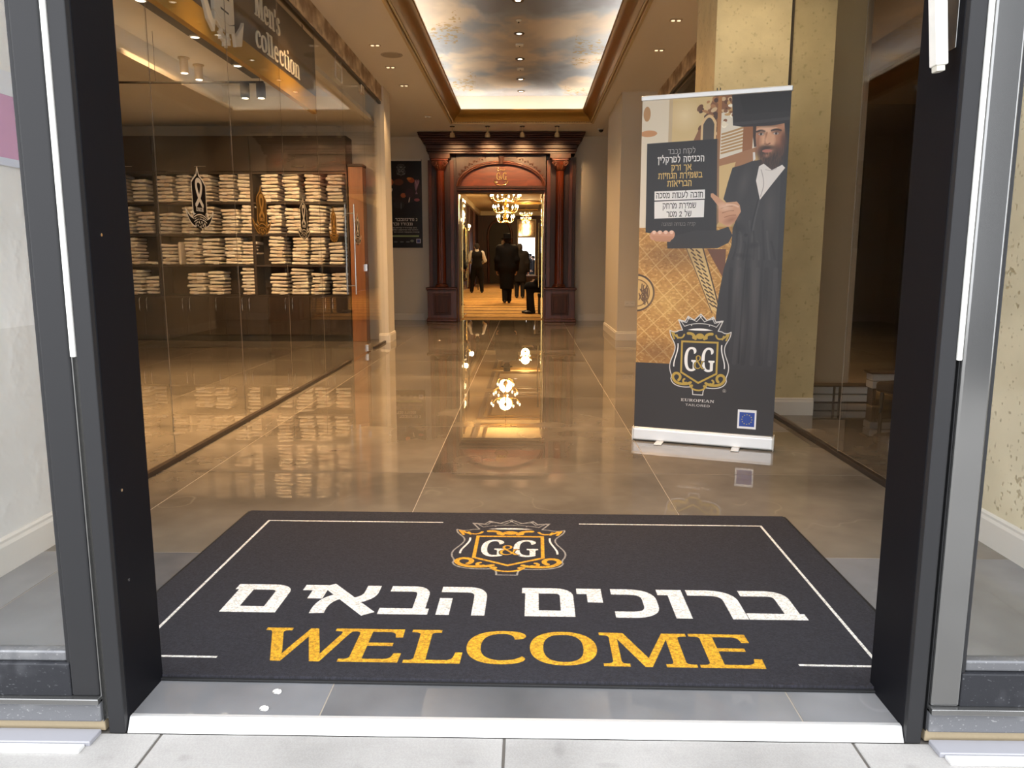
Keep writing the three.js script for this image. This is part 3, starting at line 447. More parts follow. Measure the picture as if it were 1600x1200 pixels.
// ------------------------------------------------------------ roll-up banner
{
  const W = 868, H = 2016, U = (u) => u * W, Vv = (v) => v * H;
  T.banner = canvasTex(W, H, (x) => {
    const poly = (c, pts) => { x.fillStyle = c; x.beginPath(); pts.forEach(([u, v], i) => x[i ? 'lineTo' : 'moveTo'](U(u), Vv(v))); x.closePath(); x.fill(); };
    const blob = (c, u, v, a, b, r = 0) => { x.fillStyle = c; x.beginPath(); x.ellipse(U(u), Vv(v), U(a), U(b), r, 0, 7); x.fill(); };
    const curve = (c, w, pts) => { x.strokeStyle = c; x.lineWidth = U(w); x.lineCap = 'round'; x.beginPath(); x.moveTo(U(pts[0][0]), Vv(pts[0][1])); for (let i = 1; i + 1 < pts.length; i++) { const m = [(pts[i][0] + pts[i + 1][0]) / 2, (pts[i][1] + pts[i + 1][1]) / 2]; x.quadraticCurveTo(U(pts[i][0]), Vv(pts[i][1]), U(m[0]), Vv(m[1])); } const e = pts[pts.length - 1]; x.lineTo(U(e[0]), Vv(e[1])); x.stroke(); };
    x.fillStyle = '#c9a468'; x.fillRect(0, 0, W, H);
    // pictured hall: pale wall, arched carved wood, mirrors
    poly('#e4d6bd', [[0, 0], [0.2, 0], [0.2, 0.4], [0, 0.4]]); poly('#d9bd86', [[0.2, 0], [0.5, 0], [0.36, 0.13], [0.2, 0.13]]);
    poly('#c9b08a', [[0.19, 0], [0.215, 0], [0.215, 0.13], [0.19, 0.13]]); blob('#c98f5c', 0.05, 0.097, 0.06, 0.022); blob('#b98a58', 0.035, 0.04, 0.025, 0.05);
    poly('#8a5a36', [[0.5, 0], [0.68, 0], [0.64, 0.3], [0.52, 0.3], [0.42, 0.13], [0.36, 0.13]]);
    for (let i = 0; i < 60; i++) blob(['#6b4126', '#b07a4a', '#d8b98c', '#4d2f1d'][i % 4], 0.40 + 0.22 * rnd(), 0.01 + 0.11 * rnd(), 0.008 + 0.02 * rnd(), 0.006 + 0.012 * rnd(), rnd() * 3);
    x.fillStyle = '#e0bd88'; x.beginPath(); x.moveTo(U(0.415), Vv(0.13)); x.lineTo(U(0.415), Vv(0.075)); x.quadraticCurveTo(U(0.47), Vv(0.03), U(0.52), Vv(0.075)); x.lineTo(U(0.52), Vv(0.13)); x.fill();
    x.fillStyle = '#4a4038'; x.beginPath(); x.moveTo(U(0.43), Vv(0.13)); x.lineTo(U(0.43), Vv(0.08)); x.quadraticCurveTo(U(0.47), Vv(0.042), U(0.505), Vv(0.08)); x.lineTo(U(0.505), Vv(0.13)); x.fill();
    poly('#e6dcc8', [[0.55, 0.05], [0.80, 0.03], [0.80, 0.16], [0.55, 0.185]]); for (let i = 0; i < 7; i++) curve('#b98f5a', 0.012, [[0.56, 0.11 + i * 0.009], [0.66, 0.10 + i * 0.009], [0.76, 0.085 + i * 0.01]]);
    poly('#b0763f', [[0.525, 0.0], [0.55, 0.0], [0.55, 0.3], [0.525, 0.3]]); poly('#9a6236', [[0.70, 0.085], [0.77, 0.085], [0.76, 0.2], [0.70, 0.2]]);
    for (let i = 0; i < 26; i++) blob(['#f2e6cc', '#caa064', '#fff6e0', '#8a5a36'][i % 4], 0.57 + 0.13 * rnd(), 0.02 + 0.07 * rnd(), 0.01 + 0.014 * rnd(), 0.008 + 0.01 * rnd());
    poly('#a8744a', [[0.55, 0.18], [0.80, 0.15], [0.78, 0.2], [0.55, 0.23]]); poly('#d8b77c', [[0.55, 0.2], [0.66, 0.19], [0.6, 0.3], [0.55, 0.32]]);
    // pictured carpet with lattice, border and medallion
    poly('#b9853c', [[0, 0.375], [0.7, 0.375], [0.7, 0.792], [0, 0.792]]);
    for (let i = 0; i < 2600; i++) { const u = rnd() * 0.7, v = 0.38 + rnd() * 0.41; blob(['#a8752f', '#c9964c', '#b27c3a', '#d2a35a'][i % 4], u, v, 0.005 + rnd() * 0.008, 0.003 + rnd() * 0.004); }
    for (let i = -8; i < 12; i++) { curve('rgba(222,182,112,0.75)', 0.008, [[i * 0.13 - 0.35, 0.38], [i * 0.13 + 0.0, 0.56], [i * 0.13 + 0.55, 0.792]]); curve('rgba(222,182,112,0.75)', 0.008, [[i * 0.15 + 0.55, 0.38], [i * 0.15 + 0.1, 0.56], [i * 0.15 - 0.5, 0.792]]); }
    poly('#d9b878', [[0.33, 0.43], [0.46, 0.43], [0.6, 0.63], [0.53, 0.62]]); curve('#4c331c', 0.009, [[0.455, 0.43], [0.53, 0.53], [0.60, 0.63]]); curve('#6b4a26', 0.006, [[0.335, 0.43], [0.43, 0.52], [0.54, 0.63]]);
    for (let i = 0; i < 26; i++) { const t = i / 26, u = lerp(0.40, 0.56, t) + (i % 2 ? 0.02 : -0.02) * (1 - t * 0.4), v = lerp(0.44, 0.62, t); curve('#4c331c', 0.009, [[u - 0.012, v - 0.004], [u, v], [u + 0.014, v + 0.005]]); }
    poly('#6e4228', [[0.49, 0.44], [0.62, 0.44], [0.62, 0.52], [0.60, 0.52]]);
    blob('#4c331c', -0.01, 0.574, 0.135, 0.135); blob('#d6ae68', -0.01, 0.574, 0.122, 0.122); blob('#7a5528', -0.01, 0.574, 0.10, 0.10); blob('#d0a660', -0.01, 0.574, 0.092, 0.092); for (let i = 0; i < 14; i++) curve('#5a3d20', 0.008, [[0.01 + rnd() * 0.06, 0.545 + rnd() * 0.06], [0.02 + rnd() * 0.06, 0.55 + rnd() * 0.06], [0.03 + rnd() * 0.05, 0.56 + rnd() * 0.05]]);
    // black lower field, coat of the pictured man
    poly('#2c2726', [[0, 0.792], [1, 0.792], [1, 1], [0, 1]]);
    poly('#2e2a2b', [[0.767, 0.190], [0.70, 0.2], [0.64, 0.206], [0.612, 0.25], [0.588, 0.295], [0.62, 0.31], [0.70, 0.33], [0.66, 0.38], [0.655, 0.43], [0.61, 0.5], [0.582, 0.58], [0.57, 0.64], [0.565, 0.8], [1, 0.8], [1, 0.19], [0.96, 0.18]]);
    poly('#1f1b1c', [[0.95, 0.05], [1, 0.05], [1, 0.6], [0.97, 0.5]]);
    curve('#423d3e', 0.012, [[0.83, 0.3], [0.80, 0.36], [0.79, 0.42]]); curve('#191617', 0.010, [[0.82, 0.30], [0.77, 0.40], [0.75, 0.55], [0.74, 0.78]]); for (let i = 0; i < 9; i++) curve(i % 2 ? '#3d3839' : '#211d1e', 0.014, [[0.68 + i * 0.03, 0.36 + (i % 3) * 0.03], [0.70 + i * 0.028, 0.42], [0.67 + i * 0.035, 0.47]]); for (let i = 0; i < 6; i++) curve(i % 2 ? '#383334' : '#252122', 0.03, [[0.66 + i * 0.06, 0.5], [0.67 + i * 0.058, 0.62], [0.65 + i * 0.06, 0.78]]); blob('#151213', 0.75, 0.4, 0.012, 0.012);
    const soft = (c, u, v, a, b, r = 0) => { x.save(); x.translate(U(u), Vv(v)); x.rotate(r); x.scale(U(a), Vv(b)); const g = x.createRadialGradient(0, 0, 0, 0, 0, 1); g.addColorStop(0, c); g.addColorStop(1, c.replace(/[\d.]+\)$/, '0)')); x.fillStyle = g; x.beginPath(); x.arc(0, 0, 1, 0, 7); x.fill(); x.restore(); };
    for (const [u, v, a, b, r, k] of [[0.72, 0.25, 0.05, 0.06, 0.2, 84], [0.9, 0.33, 0.05, 0.09, 0, 80], [0.70, 0.52, 0.03, 0.16, 0.05, 92], [0.82, 0.56, 0.035, 0.2, -0.03, 88], [0.76, 0.66, 0.03, 0.12, 0, 84], [0.9, 0.68, 0.03, 0.12, 0, 82]]) soft(`rgba(${k}, ${k - 8}, ${k - 10}, 0.55)`, u, v, a, b, r);
    for (const [u, v, a, b, r] of [[0.77, 0.5, 0.02, 0.2, 0.03], [0.66, 0.6, 0.02, 0.14, 0], [0.87, 0.6, 0.015, 0.2, 0], [0.70, 0.38, 0.06, 0.02, 0.4], [0.80, 0.43, 0.08, 0.012, -0.2], [0.74, 0.46, 0.07, 0.01, 0.1]]) soft('rgba(14, 11, 12, 0.6)', u, v, a, b, r);
    // head, beard, hat, shirt
    poly('#c98f68', [[0.775, 0.09], [0.965, 0.088], [0.975, 0.13], [0.965, 0.175], [0.9, 0.2], [0.84, 0.195], [0.80, 0.165], [0.778, 0.12]]);
    blob('#d8a27c', 0.86, 0.135, 0.055, 0.06); blob('#dba986', 0.855, 0.103, 0.07, 0.02);
    poly('#3a271d', [[0.762, 0.085], [0.785, 0.085], [0.784, 0.125], [0.792, 0.15], [0.776, 0.15], [0.766, 0.12]]);
    for (const [u, v, q, e, r] of [[0.83, 0.165, 0.05, 0.026, 0.4], [0.86, 0.192, 0.07, 0.026, 0], [0.90, 0.195, 0.07, 0.026, -0.2], [0.945, 0.168, 0.055, 0.034, -0.5], [0.968, 0.14, 0.03, 0.04, 0], [0.865, 0.154, 0.065, 0.010, 0], [0.88, 0.207, 0.07, 0.014, 0], [0.91, 0.185, 0.06, 0.03, 0]]) { soft('rgba(62, 38, 26, 0.9)', u, v, q, e, r); soft('rgba(58, 36, 25, 0.8)', u, v, q * 0.8, e * 0.8, r); }
    for (let i = 0; i < 260; i++) { const q = rnd(), u = 0.815 + q * 0.155, v = 0.165 + 0.045 * rnd() - 0.03 * Math.abs(q - 0.5); curve(['rgba(92,60,42,0.5)', 'rgba(38,24,17,0.5)'][i % 2], 0.0022, [[u, v], [u + 0.004 * (rnd() - 0.5), v + 0.006], [u + 0.006 * (rnd() - 0.5), v + 0.01]]); }
    blob('#b8705c', 0.862, 0.163, 0.032, 0.011); soft('rgba(206, 140, 108, 0.55)', 0.862, 0.176, 0.03, 0.008);
    curve('#3b271c', 0.012, [[0.79, 0.108], [0.815, 0.104], [0.84, 0.108]]); curve('#3b271c', 0.012, [[0.885, 0.107], [0.915, 0.103], [0.945, 0.108]]); for (const u of [0.818, 0.915]) { blob('#e9ddd0', u, 0.1155, 0.017, 0.008); blob('#2a1d18', u, 0.1155, 0.007, 0.008); }
    curve('#a8704e', 0.012, [[0.855, 0.112], [0.842, 0.135], [0.85, 0.142]]); curve('#8a583c', 0.008, [[0.842, 0.143], [0.86, 0.146], [0.878, 0.142]]);
    soft('rgba(120, 66, 40, 0.65)', 0.95, 0.135, 0.05, 0.05); soft('rgba(110, 60, 38, 0.5)', 0.80, 0.14, 0.03, 0.035); soft('rgba(236, 190, 154, 0.7)', 0.85, 0.103, 0.05, 0.014); soft('rgba(232, 182, 146, 0.7)', 0.845, 0.132, 0.02, 0.018); soft('rgba(60, 34, 22, 0.55)', 0.82, 0.112, 0.035, 0.010); soft('rgba(60, 34, 22, 0.55)', 0.918, 0.111, 0.04, 0.010); soft('rgba(40, 24, 16, 0.5)', 0.87, 0.092, 0.1, 0.008);
    poly('#262223', [[0.615, 0.0], [1, 0.0], [1, 0.086], [0.93, 0.091], [0.88, 0.093], [0.78, 0.093], [0.69, 0.092], [0.63, 0.087]]); curve('#3a3536', 0.02, [[0.64, 0.083], [0.78, 0.081], [0.99, 0.076]]); poly('#1e1b1c', [[0.66, 0], [1, 0], [1, 0.055], [0.70, 0.058]]);
    poly('#e8e0d8', [[0.815, 0.205], [0.845, 0.198], [0.9, 0.217], [0.965, 0.203], [0.985, 0.212], [0.9, 0.26], [0.832, 0.30], [0.80, 0.245]]); curve('#b9aea6', 0.006, [[0.83, 0.215], [0.86, 0.25], [0.835, 0.29]]); curve('#cfc5bd', 0.006, [[0.86, 0.215], [0.89, 0.22], [0.93, 0.213]]); poly('#e8e0d8', [[0.77, 0.165], [0.785, 0.165], [0.79, 0.185], [0.775, 0.19]]);
    // card held out, sleeve, hands
    poly('#231f20', [[0.041, 0.126], [0.529, 0.122], [0.551, 0.40], [0.56, 0.437], [0.207, 0.437], [0.2, 0.40], [0.046, 0.389]]); poly('#2e2a2b', [[0.207, 0.405], [0.40, 0.385], [0.56, 0.385], [0.63, 0.375], [0.66, 0.40], [0.635, 0.422], [0.56, 0.438], [0.21, 0.438]]);
    poly('#8f6a48', [[0.529, 0.122], [0.542, 0.124], [0.563, 0.36], [0.55, 0.37]]);
    poly('#d09a76', [[0.50, 0.278], [0.515, 0.277], [0.60, 0.305], [0.68, 0.303], [0.70, 0.313], [0.71, 0.332], [0.675, 0.36], [0.63, 0.376], [0.56, 0.36], [0.555, 0.315], [0.50, 0.287]]); for (const [a, b] of [[0.575, 0.322], [0.585, 0.335], [0.6, 0.348]]) curve('#a8704e', 0.006, [[a, b], [a + 0.04, b - 0.006], [a + 0.075, b - 0.006]]); curve('#e3b898', 0.012, [[0.61, 0.312], [0.65, 0.31], [0.69, 0.318]]);
    for (let i = 0; i < 4; i++) { blob('#cf987a', 0.105 + i * 0.042, 0.398, 0.026, 0.034, 0.3); blob('#e8c4ac', 0.108 + i * 0.042, 0.389, 0.013, 0.013); } poly('#c68e6c', [[0.085, 0.398], [0.25, 0.402], [0.225, 0.418], [0.12, 0.416]]);
    soft('rgba(240, 204, 176, 0.7)', 0.60, 0.318, 0.07, 0.016, 0.2); soft('rgba(140, 84, 56, 0.6)', 0.65, 0.355, 0.07, 0.014, -0.3); soft('rgba(255, 236, 200, 0.5)', 0.3, 0.05, 0.12, 0.05); soft('rgba(60, 36, 16, 0.35)', 0.25, 0.46, 0.35, 0.06); soft('rgba(240, 200, 120, 0.35)', 0.2, 0.60, 0.2, 0.08); soft('rgba(70, 40, 16, 0.4)', 0.15, 0.76, 0.3, 0.06);
    // words on the card
    hebLine(x, 'לקוח נכבד', U(0.287), Vv(0.1455), Vv(0.0135), 0.11, '#cfc9c2', U(0.19)); hebLine(x, 'הכניסה לטרקלין', U(0.283), Vv(0.167), Vv(0.0165), 0.2, '#f0ece6', U(0.325));
    hebLine(x, 'אך ורק', U(0.289), Vv(0.191), Vv(0.0155), 0.2, '#d9b566', U(0.14)); hebLine(x, 'בשמירת הנחיות', U(0.282), Vv(0.214), Vv(0.0165), 0.2, '#d9b566', U(0.307)); hebLine(x, 'הבריאות', U(0.279), Vv(0.237), Vv(0.0165), 0.2, '#d9b566', U(0.17));
    poly('#efece8', [[0.103, 0.267], [0.459, 0.2655], [0.461, 0.2925], [0.104, 0.294]]); poly('#efece8', [[0.104, 0.297], [0.458, 0.295], [0.458, 0.346], [0.107, 0.348]]);
    hebLine(x, 'חובה לעטות מסכה', U(0.281), Vv(0.272), Vv(0.0155), 0.16, '#1f1b1c', U(0.33)); hebLine(x, 'שמירת מרחק', U(0.283), Vv(0.303), Vv(0.0155), 0.15, '#1f1b1c', U(0.235)); hebLine(x, 'של 2 מטר', U(0.282), Vv(0.3275), Vv(0.0155), 0.15, '#1f1b1c', U(0.175)); hebLine(x, 'קניה בטוחה ומהנה', U(0.281), Vv(0.3605), Vv(0.0095), 0.11, '#8f8983', U(0.24));
    // crest and words at the foot
    crest(x, U(0.237), Vv(0.635), U(0.453) / 100, '#b99a3e', '#f4f1ec', '#262122', '#d8d4ce');
    x.fillStyle = '#cfc9c2'; x.textAlign = 'center'; const fit = (s, font, cx, base, w) => { x.save(); x.font = font; const m = x.measureText(s).width; x.translate(U(cx), Vv(base)); x.scale(U(w) / m, 1); x.fillText(s, 0, 0); x.restore(); };
    fit('EUROPEAN', 'bold 23px serif', 0.463, 0.9075, 0.242); fit('TAILORED', '20px sans-serif', 0.466, 0.9215, 0.178); x.strokeStyle = '#a8a29b'; x.lineWidth = 2; x.beginPath(); x.arc(U(0.651), Vv(0.868), 10, 0, 7); x.stroke(); fit('R', 'bold 13px sans-serif', 0.651, 0.8705, 0.011);
    poly('#f0efee', [[0.752, 0.922], [0.882, 0.922], [0.882, 0.981], [0.752, 0.981]]); poly('#27479a', [[0.765, 0.930], [0.870, 0.930], [0.870, 0.974], [0.765, 0.974]]); x.fillStyle = '#d8c050'; for (let i = 0; i < 12; i++) { const a = i * Math.PI / 6, cx = U(0.8175) + Math.cos(a) * 30, cy = Vv(0.952) + Math.sin(a) * 30; x.beginPath(); for (let k = 0; k < 10; k++) { const r = k % 2 ? 2 : 5, b = k * Math.PI / 5 - Math.PI / 2; x[k ? 'lineTo' : 'moveTo'](cx + Math.cos(b) * r, cy + Math.sin(b) * r); } x.fill(); }
  });
  const t = thing('roll_up_banner', 'tall roll-up banner with a bearded man in a black hat holding a card', 'banner stand', [1.0855, 0, -4.709], -0.3421);
  const hw = 0.426, sh = new THREE.PlaneGeometry(hw * 2 - 0.014, 1.985, 16, 40), p = sh.attributes.position;
  for (let i = 0; i < p.count; i++) p.setZ(i, 0.004 * Math.sin(p.getX(i) * 7) * Math.sin((p.getY(i) + 1) * 1.5) + 0.003 * Math.sin(p.getY(i) * 3.1 + p.getX(i) * 2));
  sh.computeVertexNormals(); sh.translate(0, 0.085 + 0.9925, 0.012);
  const sheet = part('printed_sheet', sh, std({ map: T.banner, roughness: 0.42, side: THREE.DoubleSide }), t);
  part('base', merge([rb(-hw, hw, 0.004, 0.082, -0.045, 0.030, 0.012, 3), rb(-hw + 0.01, hw - 0.01, 0.066, 0.088, -0.01, 0.026, 0.004)]), M.alu, t);
  for (const x of [-hw - 0.002, hw - 0.004]) part('end_cap', rb(x, x + 0.006, 0.0, 0.088, -0.047, 0.032, 0.006), M.plastic, t);
  for (const x of [-0.25, 0.21]) part('foot', rb(x - 0.024, x + 0.024, 0.0005, 0.007, -0.20, 0.115, 0.003), M.alu, t);
  part('top_rail', rb(-hw, hw, 2.066, 2.096, -0.006, 0.022, 0.006, 2), M.alu, t);
  part('pole', cyl(0.009, 0.009, 2.02, 0.02, 1.07, -0.02), M.darkgrey, t);
  part('pole_hook', merge([rb(0.008, 0.012, 2.08, 2.115, -0.02, 0.0, 0.001), rb(0.026, 0.030, 2.08, 2.115, -0.02, 0.0, 0.001)]), M.darkgrey, t);
}
// ------------------------------------------------------------ frameless glass walls
const jointMat = std({ color: rgb(0.22, 0.18, 0.14), roughness: 0.3 });
{
  const w = struct('window_3', null), zs = [-3.1, -4.21, -5.32, -6.43, -7.51, -8.60];
  for (let i = 0; i + 1 < zs.length; i++) { part('pane', bx(XL - 0.005, XL + 0.005, 0.012, 3.235, zs[i + 1] + 0.0014, zs[i] - 0.0014), M.glass, w); if (i) part('joint', bx(XL + 0.003, XL + 0.0052, 0.03, 3.235, zs[i] - 0.0013, zs[i] + 0.0013), jointMat, w); }
  part('pane', bx(XL - 0.005, XL + 0.005, 0.012, 3.235, -10.765, -9.70), M.glass, w);
  part('floor_track', rb(XL - 0.016, XL + 0.016, 0.0005, 0.028, -8.60, -3.1, 0.002), M.track, w); part('floor_track', rb(XL - 0.016, XL + 0.016, 0.0005, 0.028, -10.765, -9.97, 0.002), M.track, w);
  part('head_track', rb(XL - 0.018, XL + 0.018, 3.20, 3.235, -10.765, -3.1, 0.002), M.track, w);
  const d = struct('door_2', null);
  part('pane', bx(XL - 0.006, XL + 0.006, 0.02, 3.17, -9.69, -8.61), M.glass, d);
  for (const y of [[0.012, 0.10], [3.09, 3.19]]) part('patch_fitting', rb(XL - 0.017, XL + 0.017, y[0], y[1], -9.69, -9.53, 0.004, 2), M.chrome, d);
  for (const s of [-1, 1]) { const h = part('pull_handle', rod([XL + s * 0.05, 0.75, -8.78], [XL + s * 0.05, 1.75, -8.78], 0.008, 12), M.chrome, d); part('standoff', merge([rod([XL, 0.85, -8.78], [XL + s * 0.05, 0.85, -8.78], 0.007), rod([XL, 1.65, -8.78], [XL + s * 0.05, 1.65, -8.78], 0.007)]), M.chrome, h); }
  part('lock', rb(XL - 0.02, XL + 0.02, 1.0, 1.09, -9.66, -9.58, 0.004), M.chrome, d);
  const r = struct('window_4', null), zr = [-3.1, -4.43, -5.675];
  for (let i = 0; i + 1 < zr.length; i++) part('pane', bx(XR - 0.005, XR + 0.005, 0.012, 3.235, zr[i + 1] + 0.002, zr[i] - 0.002), M.darkglass, r);
  part('joint', bx(XR - 0.0056, XR - 0.003, 0.03, 3.235, -4.4319, -4.4281), jointMat, r); part('corner_seal', bx(XR - 0.009, XR + 0.009, 0.03, 3.235, -5.679, -5.672), M.track, r);
  part('floor_track', rb(XR - 0.016, XR + 0.016, 0.0005, 0.028, -5.675, -3.1, 0.002), M.track, r); part('head_track', rb(XR - 0.018, XR + 0.018, 3.20, 3.235, -5.675, -3.1, 0.002), M.track, r);
  const f = struct('window_5', null), zf = [-6.33, -7.54, -8.75, -9.96, -11.155];
  for (let i = 0; i + 1 < zf.length; i++) part('pane', bx(XR - 0.005, XR + 0.005, 0.012, 3.235, zf[i + 1] + 0.002, zf[i] - 0.002), M.darkglass, f);
  part('floor_track', rb(XR - 0.016, XR + 0.016, 0.0005, 0.028, -11.155, -6.33, 0.002), M.track, f); part('head_track', rb(XR - 0.018, XR + 0.018, 3.20, 3.235, -11.155, -6.33, 0.002), M.track, f);
}
// ------------------------------------------------------------ emblem decals on the glass: a folded tie in an arched label over a ribbon
function emblem(x, W, H, dark, pale) {
  x.clearRect(0, 0, W, H); x.save(); x.scale(W / 100, H / 84); x.lineJoin = 'round'; x.lineCap = 'round';
  const body = () => { x.beginPath(); x.moveTo(29, 62); x.lineTo(28, 22); x.quadraticCurveTo(36, 16, 44, 12); x.lineTo(48, 2); x.lineTo(52, 12); x.quadraticCurveTo(62, 15, 72, 24); x.lineTo(72, 64); x.closePath(); };
  body(); x.fillStyle = dark; x.fill(); x.strokeStyle = pale; x.lineWidth = 2.2; x.stroke();
  x.strokeStyle = pale; x.lineWidth = 6; x.beginPath(); x.moveTo(40, 50); x.bezierCurveTo(60, 36, 64, 18, 50, 18); x.bezierCurveTo(36, 18, 42, 36, 60, 50); x.stroke();
  x.fillStyle = pale; for (let i = 0; i < 4; i++) { x.fillRect(39 + i * 6, 53, 4, 5); x.fillStyle = i % 2 ? pale : dark; x.fillRect(40.5 + i * 6, 54.5, 1.6, 2); x.fillStyle = pale; }
  for (const s of [0, 1]) { x.save(); if (s) { x.translate(100, 0); x.scale(-1, 1); } x.fillStyle = dark; x.strokeStyle = pale; x.lineWidth = 1.6; x.beginPath(); x.moveTo(6, 56); x.quadraticCurveTo(16, 76, 34, 78); x.lineTo(36, 68); x.quadraticCurveTo(20, 68, 11, 60); x.closePath(); x.fill(); x.stroke(); x.beginPath(); x.arc(28, 63, 4, 0, 7); x.stroke(); x.restore(); }
  x.strokeStyle = pale; x.fillStyle = dark; for (const [r, l] of [[66, 4.5], [72, 4.5]]) { x.strokeStyle = dark; x.lineWidth = l; x.beginPath(); x.moveTo(31, r); x.quadraticCurveTo(50, r - 8, 70, r); x.stroke(); x.strokeStyle = pale; x.lineWidth = 1.4; x.beginPath(); x.moveTo(31, r); x.quadraticCurveTo(50, r - 8, 70, r); x.stroke(); }
  x.fillStyle = pale; x.strokeStyle = dark; x.lineWidth = 1.4; for (const [a, b] of [[42, 76], [50, 78], [58, 76], [46, 72], [54, 72]]) { x.beginPath(); for (let k = 0; k < 10; k++) { const r = k % 2 ? 2 : 5, q = k * Math.PI / 5; x[k ? 'lineTo' : 'moveTo'](a + Math.cos(q) * r, b + Math.sin(q) * r); } x.closePath(); x.fill(); x.stroke(); }
  x.restore();
}
{
  T.emblemDark = canvasTex(440, 370, (x, w, h) => emblem(x, w, h, '#15110f', '#cfc7ba')); T.emblemGold = canvasTex(440, 370, (x, w, h) => emblem(x, w, h, '#60451c', '#b48a46'));
  const md = phy({ map: T.emblemDark, transparent: true, alphaTest: 0.5, roughness: 0.9, specularIntensity: 0.1, side: THREE.DoubleSide }), mg = phy({ map: T.emblemGold, transparent: true, alphaTest: 0.5, roughness: 0.8, specularIntensity: 0.2, side: THREE.DoubleSide });
  const g = new THREE.PlaneGeometry(0.46, 0.385).rotateY(Math.PI / 2);
  [[-4.735, md, 'black folded-tie emblem on the glass panel nearest the entrance'], [-5.845, mg, 'golden folded-tie emblem on the shop glass between two black ones'], [-6.94, md, 'smaller-looking black folded-tie emblem on the glass beside the last shelves'], [-8.02, mg, 'golden folded-tie emblem on the last fixed glass panel before the door'], [-9.15, md, 'black folded-tie emblem on the glass shop door']].forEach(([z, m, l]) => solo('glass_emblem', g, m, l, 'decal', [XL + 0.0075, 1.49, z]));
}
// ------------------------------------------------------------ shop sign behind the glass
{
  const t = thing('shop_sign', "brown and gold sign reading Men's collection behind the left glass", 'sign', [-2.075, 0, 0]);
  part('board', metric(rb(-0.025, 0.020, 2.70, 3.22, -7.83, -3.4, 0.002)), std({ color: rgb(0.075, 0.052, 0.036), roughness: 0.45 }), t);
  part('gold_band', metric(rb(-0.025, 0.021, 2.54, 2.70, -7.83, -3.4, 0.002)), std({ color: rgb(0.46, 0.27, 0.035), roughness: 0.5 }), t);
  const font = await new FontLoader().loadAsync('fonts/droid/droid_serif_regular.typeface.json'), pale = std({ color: rgb(0.88, 0.83, 0.73), roughness: 0.6 });
  const line = (s, base, z0, size, sx) => { let at = 0; for (const c of s) { const adv = font.data.glyphs[c].ha / font.data.resolution * size * sx; if (c !== ' ') { const g = new TextGeometry(c, { font, size, depth: 0.009, curveSegments: 6, bevelEnabled: false }); g.scale(sx, 1, 1); g.translate(at, 0, 0); g.rotateY(Math.PI / 2); g.translate(0.0205, base, z0); part('letter', g, pale, t); } at += adv; } };
  line("Men's", 2.955, -6.13, 0.178, 0.89); line('collection', 2.73, -6.12, 0.158, 1.14);
  // raised emblem, mostly above the frame
  const sh = (pts) => new THREE.ExtrudeGeometry(new THREE.Shape(pts.map((p) => new THREE.Vector2(...p))), { depth: 0.02, bevelEnabled: true, bevelThickness: 0.004, bevelSize: 0.004, bevelSegments: 1 }).rotateY(Math.PI / 2);
  const at = (g) => g.translate(0.020, 2.60, -5.47), e = part('emblem', at(sh([[-0.17, 0.14], [-0.17, 0.50], [-0.1, 0.56], [-0.02, 0.59], [0, 0.62], [0.02, 0.59], [0.1, 0.56], [0.17, 0.50], [0.17, 0.14], [0.08, 0.11], [-0.08, 0.11]])), pale, t);
  part('ribbon', at(merge([sh([[-0.36, 0.20], [-0.33, 0.21], [-0.20, 0.06], [-0.16, 0.09], [-0.19, 0.0], [-0.28, 0.05]]), sh([[0.36, 0.20], [0.33, 0.16], [0.20, 0.06], [0.16, 0.09], [0.19, 0.0], [0.30, 0.03]]), sh([[-0.17, 0.125], [-0.17, 0.085], [-0.08, 0.055], [0.08, 0.055], [0.17, 0.085], [0.17, 0.125], [0.08, 0.10], [-0.08, 0.10]])])), pale, e);
  part('star', at(merge([0, 1, 2].map((k) => { const c = [-0.06, 0.0, 0.06][k], b = [0.01, -0.02, 0.01][k]; return sh([...Array(10).keys()].map((i) => { const r = i % 2 ? 0.016 : 0.036, q = i * Math.PI / 5 + Math.PI / 2; return [c + Math.cos(q) * r, b + Math.sin(q) * r]; })); }))), pale, e);
  part('emblem_lines', at(merge([0.30, 0.26, 0.17].map((y, i) => bx(0.0245, 0.0255, y, y + 0.012, -0.11 + i * 0.02, 0.11 - i * 0.02)))), M.darkgrey, e);
  for (const z of [-7.5, -5.6, -3.8]) part('hanger', rod([0, 3.2, z], [0, 3.36, z], 0.005), M.darkgrey, t);
}

